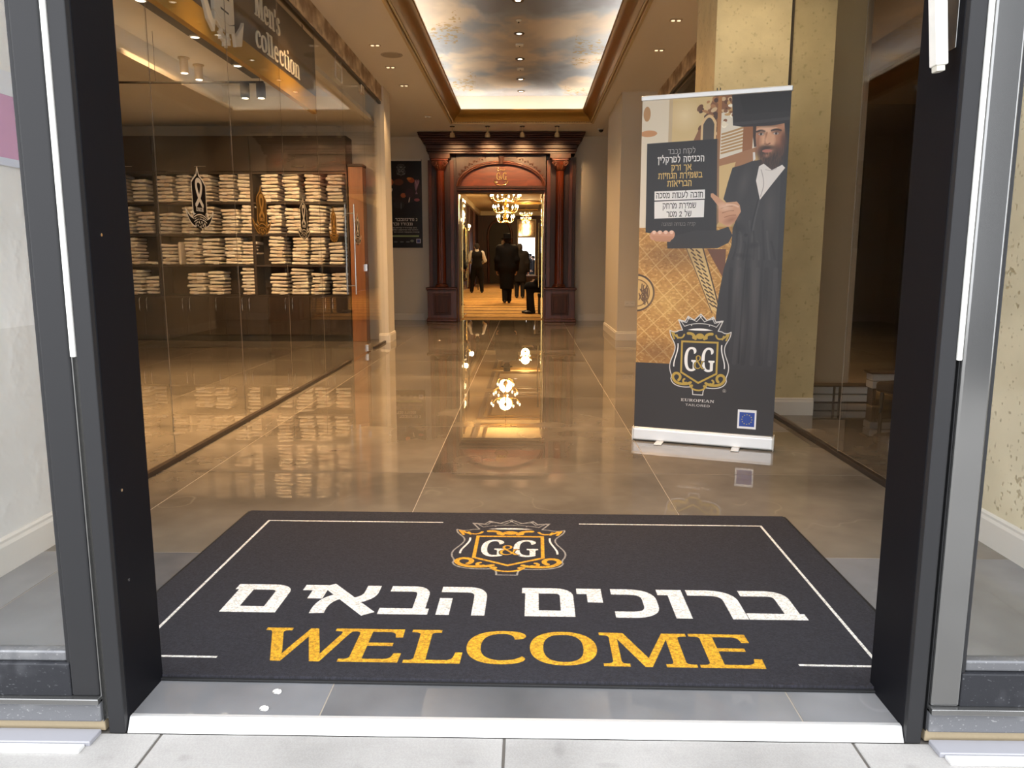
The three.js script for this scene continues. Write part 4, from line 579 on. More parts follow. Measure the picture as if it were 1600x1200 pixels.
// ------------------------------------------------------------ shelving with packed shirts at the back of the left shop
const sx = (px) => -5.657 + (px - 189) * 0.008957;            // across the shelf wall
{
  const levels = [0.650, 1.070, 1.492, 1.925], edges = [[sx(170), sx(247), 'left shelving unit of the shirt wall, narrowest of the three'], [sx(247), sx(397), 'middle shelving unit of the shirt wall behind the black emblem'], [sx(397), sx(545), 'right shelving unit of the shirt wall beside the pale wood panel']];
  for (const [x0, x1, l] of edges) {
    const t = thing('shelving_unit', l, 'shelving', [0, 0, 0], 0, 'shirt shelving');
    part('back_panel', metric(bx(x0 + 0.001, x1 - 0.001, 0.63, 2.81, -11.22, -11.20)), M.darkwood, t);
    for (const x of [x0 + 0.001, x1 - 0.021]) part('side_panel', metric(rb(x, x + 0.02, 0.63, 2.81, -11.199, -10.86, 0.002)), M.darkwood, t);
    for (const y of [...levels, 2.33]) part('shelf', metric(rb(x0 + 0.022, x1 - 0.022, y - 0.024, y, -11.198, -10.862, 0.002), 1, true), M.darkwood, t);
    const d = part('flap_door', metric(rb(x0 + 0.004, x1 - 0.004, 2.336, 2.806, -10.86, -10.84, 0.003), 1, true), M.darkwood, t); const c = (x0 + x1) / 2;
    part('handle', merge([rod([c - 0.08, 2.40, -10.815], [c + 0.08, 2.40, -10.815], 0.006), rod([c - 0.07, 2.40, -10.84], [c - 0.07, 2.40, -10.815], 0.005), rod([c + 0.07, 2.40, -10.84], [c + 0.07, 2.40, -10.815], 0.005)]), M.chrome, d);
  }
  const units = [[170, 185, 0], [185, 253, 219], [253, 321, 287], [321, 347, 324], [347, 415, 381], [415, 481, 449], [481, 545, 512]], nm = ['narrow dark base cabinet at the left end', 'dark base cabinet with a pair of doors, first double from the left', 'dark base cabinet with a pair of doors, second double from the left', 'narrow dark base cabinet with a single door handle', 'dark base cabinet with a pair of doors, third double from the left', 'dark base cabinet with a pair of doors, second double from the right', 'dark base cabinet with a pair of doors beside the pale wood panel'];
  units.forEach(([a, b, c], i) => {
    const x0 = sx(a), x1 = sx(b), t = thing('base_cabinet', nm[i] + (i === 0 ? ' of the shirt wall' : ''), 'cabinet', [0, 0, 0], 0, 'base cabinets');
    part('carcass', metric(bx(x0 + 0.001, x1 - 0.001, 0.09, 0.624, -11.22, -10.865)), M.darkwood, t); part('plinth', bx(x0 + 0.001, x1 - 0.001, 0.001, 0.089, -11.2, -10.89), M.black, t);
    const parts = b - a > 40 ? [[x0, sx(c)], [sx(c), x1]] : [[x0, x1]];
    parts.forEach(([p, q], k) => { const d = part('door', metric(rb(p + 0.002, q - 0.002, 0.10, 0.622, -10.864, -10.845, 0.002)), M.darkwood, t); if (c) { const hx = parts.length === 1 ? (p + q) / 2 : k ? p + 0.05 : q - 0.05; part('handle', tube([[hx, 0.42, -10.846], [hx, 0.44, -10.815], [hx, 0.52, -10.812], [hx, 0.60, -10.815], [hx, 0.615, -10.846]], 0.006, 12, 6), M.chrome, d); } });
  });
  // folded shirts: six shapes, each with a rounded fold at the front, slightly uneven
  const shapes = [...Array(6).keys()].map((k) => {
    const w = 0.225, h = 0.044, d = 0.30, g = new RoundedBoxGeometry(w, h, d, 3, 0.0215), p = g.attributes.position;
    for (let i = 0; i < p.count; i++) { const x = p.getX(i), y = p.getY(i), z = p.getZ(i), s = k * 1.9; p.setXYZ(i, x + 0.006 * Math.sin(z * 20 + s), y * (0.86 + 0.16 * Math.sin(x * 16 + s)) + 0.004 * Math.sin(x * 22 + s) * (0.6 + z) + 0.003 * Math.sin(x * 9 + z * 14 + s * 2), z + (z > 0.1 ? 0.007 * Math.sin(x * 15 + s) : 0)); }
    g.computeVertexNormals(); return g;
  });
  const band = [0, 1].map((k) => { const g = new RoundedBoxGeometry(0.075, 0.0465, 0.05, 1, 0.012); g.translate(k ? 0.04 : -0.02, 0, 0.128); return g; });
  const tones = [[0.80, 0.77, 0.71], [0.84, 0.82, 0.78], [0.76, 0.70, 0.62], [0.78, 0.71, 0.66], [0.70, 0.66, 0.62]].map((c) => std({ color: rgb(...c), roughness: 0.55, bumpMap: T.knit, bumpScale: 0.002 })), bandM = [[0.70, 0.68, 0.66], [0.62, 0.54, 0.47]].map((c) => std({ color: rgb(...c), roughness: 0.35 }));
  const Z = (q) => 170 + q / 3.333, rows = [
    ['top', 1.925, 385, [[42, 105, 245], [137, 220, 268], [258, 345, 250], [370, 440, 245], [470, 560, 245], [582, 665, 243], [688, 752, 235], [800, 895, 243], [918, 1005, 235], [1030, 1115, 245], [1138, 1225, 243]]],
    ['second', 1.492, 550, [[60, 130, 410], [140, 235, 437], [266, 345, 442], [375, 455, 410], [475, 560, 410], [590, 680, 420], [690, 752, 402], [825, 900, 402], [925, 1015, 418], [1035, 1125, 402], [1145, 1225, 415]]],
    ['third', 1.070, 712, [[70, 145, 572], [180, 245, 695], [268, 345, 605], [390, 470, 572], [485, 575, 575], [597, 690, 570], [780, 800, 592], [832, 915, 565], [945, 1030, 570], [1040, 1120, 568], [1143, 1222, 595]]],
    ['bottom', 0.650, 870, [[78, 155, 738], [175, 245, 772], [395, 485, 755], [500, 582, 745], [800, 800, 728], [830, 918, 755], [935, 1030, 732], [1040, 1120, 755], [1150, 1235, 755]]]];
  const ord = ['first', 'second', 'third', 'fourth', 'fifth', 'sixth', 'seventh', 'eighth', 'ninth', 'tenth', 'eleventh'], fix = { 'third6': sx(Z(722)), 'bottom4': sx(Z(720)) };
  let made = 0;
  for (const [row, y0, base, stacks] of rows) stacks.forEach(([a, b, top], k) => {
    let cx = fix[row + k] ?? sx((Z(a) + Z(b)) / 2); const H = (base - top) / 3.333 * 0.00895, n = Math.max(1, Math.round(H / 0.0493)), st = H / n;
    const drift = rr(-0.004, 0.004);
    for (let i = 0; i < n; i++) {
      const s = new THREE.Mesh(shapes[Math.floor(rnd() * 6)], tones[Math.floor(rnd() * 5)]); s.name = numbered('folded_shirt');
      const wd = fix[row + k] ? 0.22 : Math.max(0.19, Math.min(0.245, (b - a) / 3.333 * 0.00896)); s.scale.set(wd / 0.225 * (0.92 + rnd() * 0.1), Math.min(1.0, st / 0.051), 1); s.position.set(cx + drift * i + rr(-0.011, 0.011), y0 + 0.002 + st * (i + 0.5), -11.03 + rr(-0.012, 0.008)); s.rotation.set(rr(-0.004, 0.004), rr(-0.06, 0.06), rr(-0.02, 0.02)); scene.add(s);
      tag(s, n === 1 ? `single pale folded shirt lying alone on the ${row} shelf` : `pale folded shirt, ${i === n - 1 ? 'topmost' : i === 0 ? 'lowest' : ord[i] + ' from below'}, in the ${ord[k]} stack from the left, ${row} shelf`, 'shirt', `folded shirts on the ${row} shelf`);
      if (rnd() > 0.35) part('paper_band', band[Math.floor(rnd() * 2)], bandM[Math.floor(rnd() * 2)], s); made++;
    }
  });
  const up = new THREE.Mesh(shapes[1], tones[2]); up.name = numbered('folded_shirt'); up.rotation.z = Math.PI / 2; up.scale.set(1.4, 1, 1); up.position.set(sx(Z(361)), 1.072 + 0.165, -11.02); scene.add(up); tag(up, 'folded shirt standing upright at the end of a stack on the third shelf', 'shirt', 'folded shirts on the third shelf');
  console.log('shirts', made + 1);
  const pw = thing('wood_panel', 'pale brown wooden panel beside the shirt shelves', 'panel', [0, 0, 0]);
  part('panel', metric(rb(-2.455, -2.255, 0.001, 2.40, -11.1, -10.87, 0.004)), M.paleWood, pw); part('cap', metric(rb(-2.46, -2.25, 2.401, 2.44, -11.11, -10.86, 0.004)), M.darkwood, pw);
}
// ------------------------------------------------------------ lamps
function spot(name, pos, to, I, angle, pen = 0.6, col = WARM, soft = 2) { const s = new THREE.SpotLight(new THREE.Color().setRGB(...col), I, 0, angle, pen, 2); s.name = name; s.position.set(...pos); s.target.position.set(...to); s.target.name = name + '_target'; s.shadow.radius = soft; scene.add(s, s.target); return s; }
{
  // round downlights in the painted ceiling
  const dl = { ring: lathe([[0.030, 0], [0.032, -0.006], [0.062, -0.010], [0.068, -0.003], [0.066, 0]], 24), lens: new THREE.CylinderGeometry(0.031, 0.031, 0.004, 20) }, trim = std({ color: rgb(0.10, 0.085, 0.07), roughness: 0.4, metalness: 0.4 });
  const zs = [-13.35, -12.5, -11.3, -10.09, -8.86, -7.6, -6.4, -5.2, -4.0], w = ['farthest', 'second from the far end', 'third from the far end', 'fourth from the far end', 'fifth from the far end', 'sixth from the far end', 'seventh from the far end', 'eighth from the far end', 'nearest the entrance'];
  zs.forEach((z, i) => { const t = thing('downlight', `round downlight in the painted sky ceiling, ${w[i]}`, 'ceiling light', [-0.108, 3.899, z], 0, 'ceiling downlights'); part('trim_ring', dl.ring, trim, t); part('lens', dl.lens.clone().translate(0, -0.005, 0), M.lampGlow, t); spot('downlight_lamp', [-0.108, 3.88, z], [-0.108, 0, z], z > -4.5 ? 34 : z > -7 ? 20 : 16, z > -4.5 ? 0.55 : z > -6 ? 0.75 : 1.0, 0.9); });
  [[-8.3, 'nearest the entrance'], [-9.55, 'second from the entrance'], [-10.55, 'third from the entrance'], [-11.8, 'farthest from the entrance']].forEach(([z, l], i) => { const t = thing('ceiling_sensor', `small ${i ? 'pale' : 'dark grey'} sensor between the painted ceiling downlights, ${l}`, 'sensor', [-0.108, 3.899, z]); if (i > 1) part('housing', rb(-0.05, 0.05, -0.03, -0.001, -0.04, 0.04, 0.01, 2), M.plastic, t); else part('housing', lathe([[0, -0.022], [0.02, -0.02], [0.03, -0.008], [0.036, -0.001], [0, -0.001]], 16), i ? M.plastic : M.darkgrey, t); part('eye', new THREE.SphereGeometry(0.010, 10, 6).translate(0, -0.028, 0), M.black, t); });
  // small twin spotlights in the flat side ceilings
  [[-1.65, -8.79], [-1.65, -9.75], [-1.64, -10.73], [-1.61, -12.96], [1.43, -7.96], [1.445, -9.03], [-1.65, -6.9], [1.44, -6.7], [-1.65, -5.0], [1.44, -4.8]].forEach(([x, z], i) => {
    const t = thing('recessed_twin_light', `twin recessed light in the flat ceiling, ${x < 0 ? 'shop' : 'pillar'} side, ${['just before the round speaker', 'just after the round speaker', 'second after the round speaker', 'last before the end wall', 'nearer of the visible two', 'farther of the visible two', 'beside the shop sign', 'close behind the pillar', 'above the first glass panels', 'before the pillar'][i]}`, 'ceiling light', [x, CEIL - 0.001, z], 0, 'twin recessed lights');
    part('plate', rb(-0.06, 0.06, -0.006, 0, -0.035, 0.035, 0.003), std({ color: rgb(0.5, 0.42, 0.32), roughness: 0.4 }), t);
    for (const s of [-0.028, 0.028]) part('lens', cyl(0.017, 0.019, 0.005, s, -0.008, 0, 14), glow(1, 0.72, 0.42, i === 3 ? 0.3 : 1.6), t);
    if (i !== 3) spot('recessed_lamp', [x, CEIL - 0.02, z], i === 9 ? [1.65, 1.7, -5.68] : [x, 0, z], i === 9 ? 4 : i > 5 ? 16 : i === 2 ? 5 : 10, i === 8 ? 0.6 : 0.85, 0.8, i === 9 ? [1, 0.78, 0.5] : WARM);
  });
  const sp = thing('ceiling_speaker', 'round flush speaker grille in the side ceiling', 'speaker', [-1.54, CEIL - 0.001, -9.2]); part('rim', lathe([[0.10, 0], [0.11, -0.006], [0.12, -0.005], [0.125, 0]], 28), std({ color: rgb(0.5, 0.46, 0.4), roughness: 0.7 }), sp); part('grille', cyl(0.10, 0.10, 0.004, 0, -0.003, 0, 28), std({ color: rgb(0.42, 0.38, 0.33), roughness: 0.9, bumpMap: T.knit, bumpScale: 0.002 }), sp);
  const cam = thing('security_camera', 'small black dome camera on the ceiling near the end wall', 'camera', [1.29, CEIL - 0.001, -14.14]); part('base_ring', cyl(0.05, 0.055, 0.02, 0, -0.010, 0, 20), M.plastic, cam); part('dome', new THREE.SphereGeometry(0.042, 18, 10, 0, 7, Math.PI / 2, Math.PI / 2).translate(0, -0.02, 0), M.black, cam);
  // shop lamps: slot with downlights, drum lamps, hung rail with cylinder spots
  const slot = thing('lighting_slot', 'long dark lighting slot in the shop ceiling beyond the sign', 'light fitting', [-3.32, 3.359, -6.2]); part('channel', rb(-0.065, 0.065, -0.022, 0, -3.7, 3.6, 0.003), M.darkgrey, slot);
  [[-3.32, -7.0], [-3.32, -8.1], [-3.32, -9.25], [-3.0, -7.05], [-3.32, -5.6], [-3.32, -4.2]].forEach(([x, z], i) => {
    const inSlot = i !== 3, y = inSlot ? 3.336 : 3.358, t = thing('shop_downlight', `round shop downlight ${['in the dark slot, nearest visible one', 'in the dark slot, middle visible one', 'in the dark slot, farthest one', 'in the pale ceiling between the slot and the sign', 'in the dark slot above the sign', 'in the dark slot near the street'][i]}`, 'ceiling light', [x, y, z], 0, 'shop downlights');
    part('rim', lathe([[0.040, 0], [0.042, -0.012], [0.052, -0.012], [0.056, 0]], 20), M.alu, t); part('lens', cyl(0.040, 0.040, 0.006, 0, -0.008, 0, 20), M.lampGlow, t);
    spot('shop_lamp', [x, y - 0.03, z], [x + [-1.2, 0.6, -0.1, -1.8, 0, 0][i], i > 3 ? 0 : 1.3, i > 3 ? z - 0.8 : -11], i > 3 ? 75 : 17, i > 3 ? 0.8 : 0.46, 0.8);
  });
  [[-3.83, -9.0], [-3.80, -9.32]].forEach(([x, z], i) => { const t = thing('drum_lamp', `short bronze drum lamp on the shop ceiling, ${i ? 'right' : 'left'} one of the pair`, 'ceiling light', [x, 3.359, z], 0, 'drum lamps'); part('mount', cyl(0.062, 0.062, 0.014, 0, -0.007, 0), M.paleGold, t); part('body', cyl(0.045, 0.045, 0.15, 0, -0.09, 0), M.paleGold, t); part('lens', cyl(0.036, 0.036, 0.004, 0, -0.167, 0), M.lampGlow, t); spot('drum_lamp_light', [x, 3.18, z], [x - 0.5, 1.2, -11], 16, 0.45, 0.6); });
  const rail = thing('lamp_rail', 'thin dark rail hung across the shop below the ceiling', 'lamp rail', [0, 2.876, -8.0]); part('rail', rb(-4.9, -2.62, -0.009, 0.009, -0.014, 0.014, 0.003), M.black, rail); for (const x of [-4.85, -3.7, -2.66]) part('cable', rod([x, 0.009, 0], [x, x < -3.72 ? 0.122 : 0.482, 0], 0.002, 5), M.black, rail);
  [[-2.81, 'left'], [-2.53 - 0.12, 'right']].forEach(([x, l]) => { const t = thing('rail_spotlight', `dark cylinder spotlight under the hung rail, ${l} one`, 'spotlight', [x, 2.866, -8.0], 0, 'rail spotlights'); part('body', cyl(0.045, 0.045, 0.14, 0, -0.072, 0), M.darkgrey, t); part('lens', cyl(0.03, 0.03, 0.004, 0, -0.144, 0), M.lampGlow, t); spot('rail_lamp', [x, 2.715, -8.0], [x - 0.3, 1.2, -11], 10, 0.6, 0.7); });
  const fr = thing('hanging_display', 'small open white rectangle hung high beside the glass of the shop front', 'display', [-1.962, 2.97, -8.40]); part('frame', merge([rb(-0.006, 0.006, 0, 0.17, -0.14, -0.128, 0.003), rb(-0.006, 0.006, 0, 0.17, 0.128, 0.14, 0.003), rb(-0.006, 0.006, 0.158, 0.17, -0.128, 0.128, 0.003), rb(-0.006, 0.006, 0, 0.012, -0.128, 0.128, 0.003)]), M.plastic, fr); for (const z of [-0.12, 0.12]) part('wire', rod([0, 0.17, z], [0, 0.22, z], 0.0015, 5), M.plastic, fr);
}
// ------------------------------------------------------------ carved wooden portal
{
  const t = struct('door_3', null), F = -14.56, B = -14.998, W = (g, s = 1, turned = false) => metric(g, s, turned);
  // side piers, pedestals, columns, capitals
  for (const [x0, x1, s] of [[-1.86, -1.312, -1], [0.342, 0.90, 1]]) {
    part('pier', W(rb(x0 + 0.05, x1 - 0.0, 0.62, 3.02, -14.74, B, 0.006)), M.wood3, t);
    const ped = part('pedestal', W(rb(x0, x1, 0.05, 0.60, F, B, 0.008)), M.wood, t);
    part('base_moulding', merge([W(rb(x0 - 0.025, x1 + (s < 0 ? 0 : 0.025), 0.0005, 0.05, F - 0 + 0.02, B, 0.012, 2)), W(rb(x0 - 0.012, x1 + (s < 0 ? 0 : 0.012), 0.05, 0.075, F + 0.01, B, 0.008))]), M.wood, ped);
    part('cap_moulding', merge([W(rb(x0 - 0.03, x1 + (s < 0 ? 0 : 0.03), 0.60, 0.64, F + 0.03, B, 0.012, 2)), W(rb(x0 - 0.012, x1 + (s < 0 ? 0 : 0.012), 0.575, 0.60, F + 0.012, B, 0.006))]), M.wood, ped);
    const cx = (x0 + x1) / 2; part('raised_panel', merge([W(rb(cx - 0.165, cx + 0.165, 0.13, 0.535, F, F + 0.012, 0.006)), W(rb(cx - 0.125, cx + 0.125, 0.17, 0.495, F + 0.011, F + 0.028, 0.012, 2))]), M.wood2, ped);
    // fluted column with torus base and scrolled capital
    const colX = s < 0 ? -1.60 : 0.60, colZ = -14.645, shaft = new THREE.CylinderGeometry(0.072, 0.086, 2.06, 72, 24), p = shaft.attributes.position;
    for (let i = 0; i < p.count; i++) { const a = Math.atan2(p.getX(i), p.getZ(i)), r = Math.hypot(p.getX(i), p.getZ(i)); if (r < 0.02) continue; const k = 1 - 0.07 * Math.pow(Math.abs(Math.sin(a * 9)), 0.7); p.setX(i, p.getX(i) * k); p.setZ(i, p.getZ(i) * k); }
    shaft.computeVertexNormals(); const col = part('column', shaft.translate(colX, 1.74, colZ), std({ map: T.wood, color: rgb(1.25, 0.9, 0.8), roughness: 0.25 }), t);
    part('column_base', lathe([[0, 0], [0.125, 0], [0.13, 0.015], [0.122, 0.032], [0.105, 0.036], [0.112, 0.05], [0.104, 0.064], [0.09, 0.068], [0, 0.068]], 32).translate(colX, 0.641, colZ), M.wood, col);
    const cap = part('capital', merge([lathe([[0, 0], [0.08, 0], [0.085, 0.02], [0.078, 0.03], [0.10, 0.09], [0.128, 0.15], [0.12, 0.17], [0, 0.17]], 28).translate(colX, 2.77, colZ), W(rb(colX - 0.155, colX + 0.155, 2.942, 2.975, colZ - 0.13, colZ + 0.135, 0.008))]), std({ map: T.wood, color: rgb(1.2, 0.85, 0.6), roughness: 0.4 }), col);
    const spiral = (q) => tube([...Array(16).keys()].map((i) => { const a = i * 0.7, r = 0.052 * (1 - i / 19); return [Math.cos(a) * r * q, Math.sin(a) * r, 0]; }), 0.012, 48, 6);
    part('scroll', merge([-1, 1].map((q) => spiral(q).translate(colX + q * 0.10, 2.885, colZ + 0.125))), M.wood, cap);
    part('leaf', merge([...Array(7).keys()].map((i) => { const a = (i - 3) * 0.42, g = new THREE.SphereGeometry(1, 8, 6).scale(0.020, 0.05, 0.014); g.rotateX(0.3); g.translate(0, 2.82 + (i % 2) * 0.018, 0.10); g.rotateY(a); return g.translate(colX, 0, colZ); })), M.wood, cap);
    for (const q of [-0.205, 0.205]) part('pilaster_strip', W(rb(colX + q - 0.035, colX + q + 0.035, 0.645, 2.97, -14.739, -14.715, 0.006)), M.wood, t);
    part('entablature_block', W(rb(colX - 0.19, colX + 0.19, 2.976, 3.06, -14.8, -14.50, 0.006)), M.wood2, t);
  }
  // arch: carved spandrel, arch ring, tympanum, lintel
  const X0 = -1.312, X1 = 0.342, cx = (X0 + X1) / 2, hw = (X1 - X0) / 2, sp = 2.50, rise = 0.44;
  const outer = new THREE.Shape([[X0, 2.47], [X1, 2.47], [X1, 3.06], [X0, 3.06]].map((p) => new THREE.Vector2(...p))), arch = [...Array(41).keys()].map((i) => { const a = Math.PI * i / 40; return new THREE.Vector2(cx + Math.cos(a) * (hw - 0.02), sp + Math.sin(a) * rise); });
  outer.holes.push(new THREE.Path(arch)); part('spandrel', W(new THREE.ExtrudeGeometry(outer, { depth: 0.12, bevelEnabled: true, bevelThickness: 0.006, bevelSize: 0.006, bevelSegments: 1 }).translate(0, 0, -14.84)), M.wood3, t);
  part('arch_ring', merge([0, 0.045].map((o, k) => tube(arch.map((p) => [cx + (p.x - cx) * (1 - o / hw * 0.6), sp + (p.y - sp) * (1 - o * 1.4), -14.705 - k * 0.02]), 0.018 - k * 0.004, 60, 8))), M.wood, t);
  const ty = new THREE.Shape(arch); part('tympanum', W(new THREE.ExtrudeGeometry(ty, { depth: 0.03, bevelEnabled: false }).translate(0, 0, -14.82), 1, true), std({ map: T.wood, color: rgb(1.15, 0.88, 0.55), roughness: 0.4 }), t);
  part('lintel', merge([W(rb(X0 + 0.001, X1 - 0.001, 2.385, 2.46, -14.78, B, 0.006)), W(rb(X0 + 0.001, X1 - 0.001, 2.43, 2.50, -14.735, -14.8, 0.008).translate(0, 0, 0))]), M.wood2, t);
  part('keystone', W(new THREE.CylinderGeometry(0.085, 0.055, 0.2, 4).rotateY(Math.PI / 4).scale(1, 1, 0.7).translate(cx, 3.0, -14.70)), M.wood3, t);
  for (const s of [-1, 1]) part('carved_spray', merge([...Array(14).keys()].map((i) => { const f = i / 13, a = 0.25 + f * 0.95, g = new THREE.SphereGeometry(1, 8, 6).scale(0.032 * (1.1 - f * 0.5), 0.014, 0.012); g.rotateZ(s * (a + (i % 2 ? 0.8 : -0.5))); return g.translate(cx + s * (Math.cos(a) * hw * 0.98), sp + Math.sin(a) * rise * 1.16 + 0.02 + (i % 2) * 0.02, -14.71); })), M.wood2, t);
  // entablature: frieze and stepped cornice, ends returned
  const steps = [[3.06, 3.10, 0.0], [3.10, 3.145, 0.02], [3.145, 3.22, 0.03], [3.22, 3.25, 0.065], [3.25, 3.285, 0.085], [3.285, 3.33, 0.105], [3.33, 3.365, 0.14], [3.365, 3.40, 0.155], [3.40, 3.422, 0.165]];
  steps.forEach(([a, b, o], i) => part(i < 3 ? 'frieze' : 'cornice_moulding', W(rb(-1.82 - o, 0.875 + o, a + 0.0005, b, B, -14.55 + o * 0.95, Math.min(0.012, (b - a) * 0.35), 2), 1, true), i < 3 ? M.wood3 : M.wood2, t));
  part('dentil_course', merge([...Array(52).keys()].map((i) => bx(-1.84 + i * 0.0525, -1.84 + i * 0.0525 + 0.028, 3.222, 3.249, -14.50, -14.47))), M.wood2, t);
  // gilt crest in the tympanum
  const font = await new FontLoader().loadAsync('fonts/droid/droid_serif_bold.typeface.json'), cr = part('crest', merge([tube([[-0.13, 0.0, 0], [-0.10, -0.05, 0], [0, -0.075, 0], [0.10, -0.05, 0], [0.13, 0.0, 0]], 0.009, 24, 6), tube([[-0.10, 0.04, 0], [-0.115, -0.02, 0], [-0.06, -0.02, 0]], 0.006, 16, 6), tube([[0.10, 0.04, 0], [0.115, -0.02, 0], [0.06, -0.02, 0]], 0.006, 16, 6), tube([[-0.07, 0.215, 0], [-0.05, 0.19, 0], [0, 0.20, 0], [0.05, 0.19, 0], [0.07, 0.215, 0]], 0.007, 20, 6), ...[-0.06, 0, 0.06].map((x) => new THREE.SphereGeometry(0.010, 8, 6).translate(x, 0.232, 0))]).translate(cx, 2.60, -14.775), M.brass, t);
  [['G', -0.095], ['&', -0.028], ['G', 0.022]].forEach(([c, x]) => { const g = new TextGeometry(c, { font, size: c === '&' ? 0.06 : 0.115, depth: 0.012, curveSegments: 5, bevelEnabled: false }); g.scale(0.72, 1.15, 1); part('letter', g.translate(cx + x, c === '&' ? 2.63 : 2.622, -14.785), M.brass, cr); });
  // inner jambs and open glass door leaves with brass edges
  for (const [x0, x1] of [[X0, X0 + 0.03], [X1 - 0.03, X1]]) part('inner_jamb', W(rb(x0 + 0.0008, x1 - 0.0008, 0.001, 2.384, -15.28, -14.75, 0.004)), M.wood, t);
  for (const [x, l] of [[X0 + 0.05, 'left'], [X1 - 0.05, 'right']]) {
    const d = struct('door_4', null); d.name = numbered('door_leaf');
    part('glass', bx(x - 0.005, x + 0.005, 0.03, 2.32, -16.12, -15.32), M.glass, d); part('edge_rail', merge([rb(x - 0.013, x + 0.013, 0.004, 0.06, -16.12, -15.32, 0.003), rb(x - 0.013, x + 0.013, 2.28, 2.335, -16.12, -15.32, 0.003), rb(x - 0.012, x + 0.012, 0.06, 2.28, -15.335, -15.318, 0.003)]), M.brass, d);
    part('pull_handle', merge([tube([[x + 0.05 * (l === 'left' ? 1 : -1), 0.6, -16.0], [x + 0.06 * (l === 'left' ? 1 : -1), 1.15, -16.0], [x + 0.05 * (l === 'left' ? 1 : -1), 1.9, -16.0]], 0.014, 20, 8)]), M.brass, d);
  }
  // four spotlights over the cornice
  [-1.30, -0.69, -0.09, 0.51].forEach((x, i) => {
    const L = thing('portal_spotlight', `small bronze spotlight hung above the wooden portal, ${['leftmost', 'second from the left', 'third from the left', 'rightmost'][i]}`, 'spotlight', [x, CEIL - 0.002, -13.87], 0, 'portal spotlights');
    part('canopy', cyl(0.04, 0.045, 0.012, 0, -0.006, 0), M.darkgrey, L); part('stem', cyl(0.011, 0.011, 0.11, 0, -0.065, 0), M.paleGold, L);
    part('head', lathe([[0.012, 0.05], [0.03, 0.045], [0.045, 0.0], [0.045, -0.03], [0.04, -0.03]], 20).rotateX(0.25).translate(0, -0.15, 0), M.paleGold, L); part('lens', cyl(0.038, 0.038, 0.006, 0, -0.026, 0).rotateX(0.25).translate(0, -0.15, 0), M.lampGlow, L);
    spot('portal_lamp', [x, 3.235, -13.885], [x, 2.85, -14.6], i % 3 ? 11 : 6, 0.62, 0.8);
  });
}
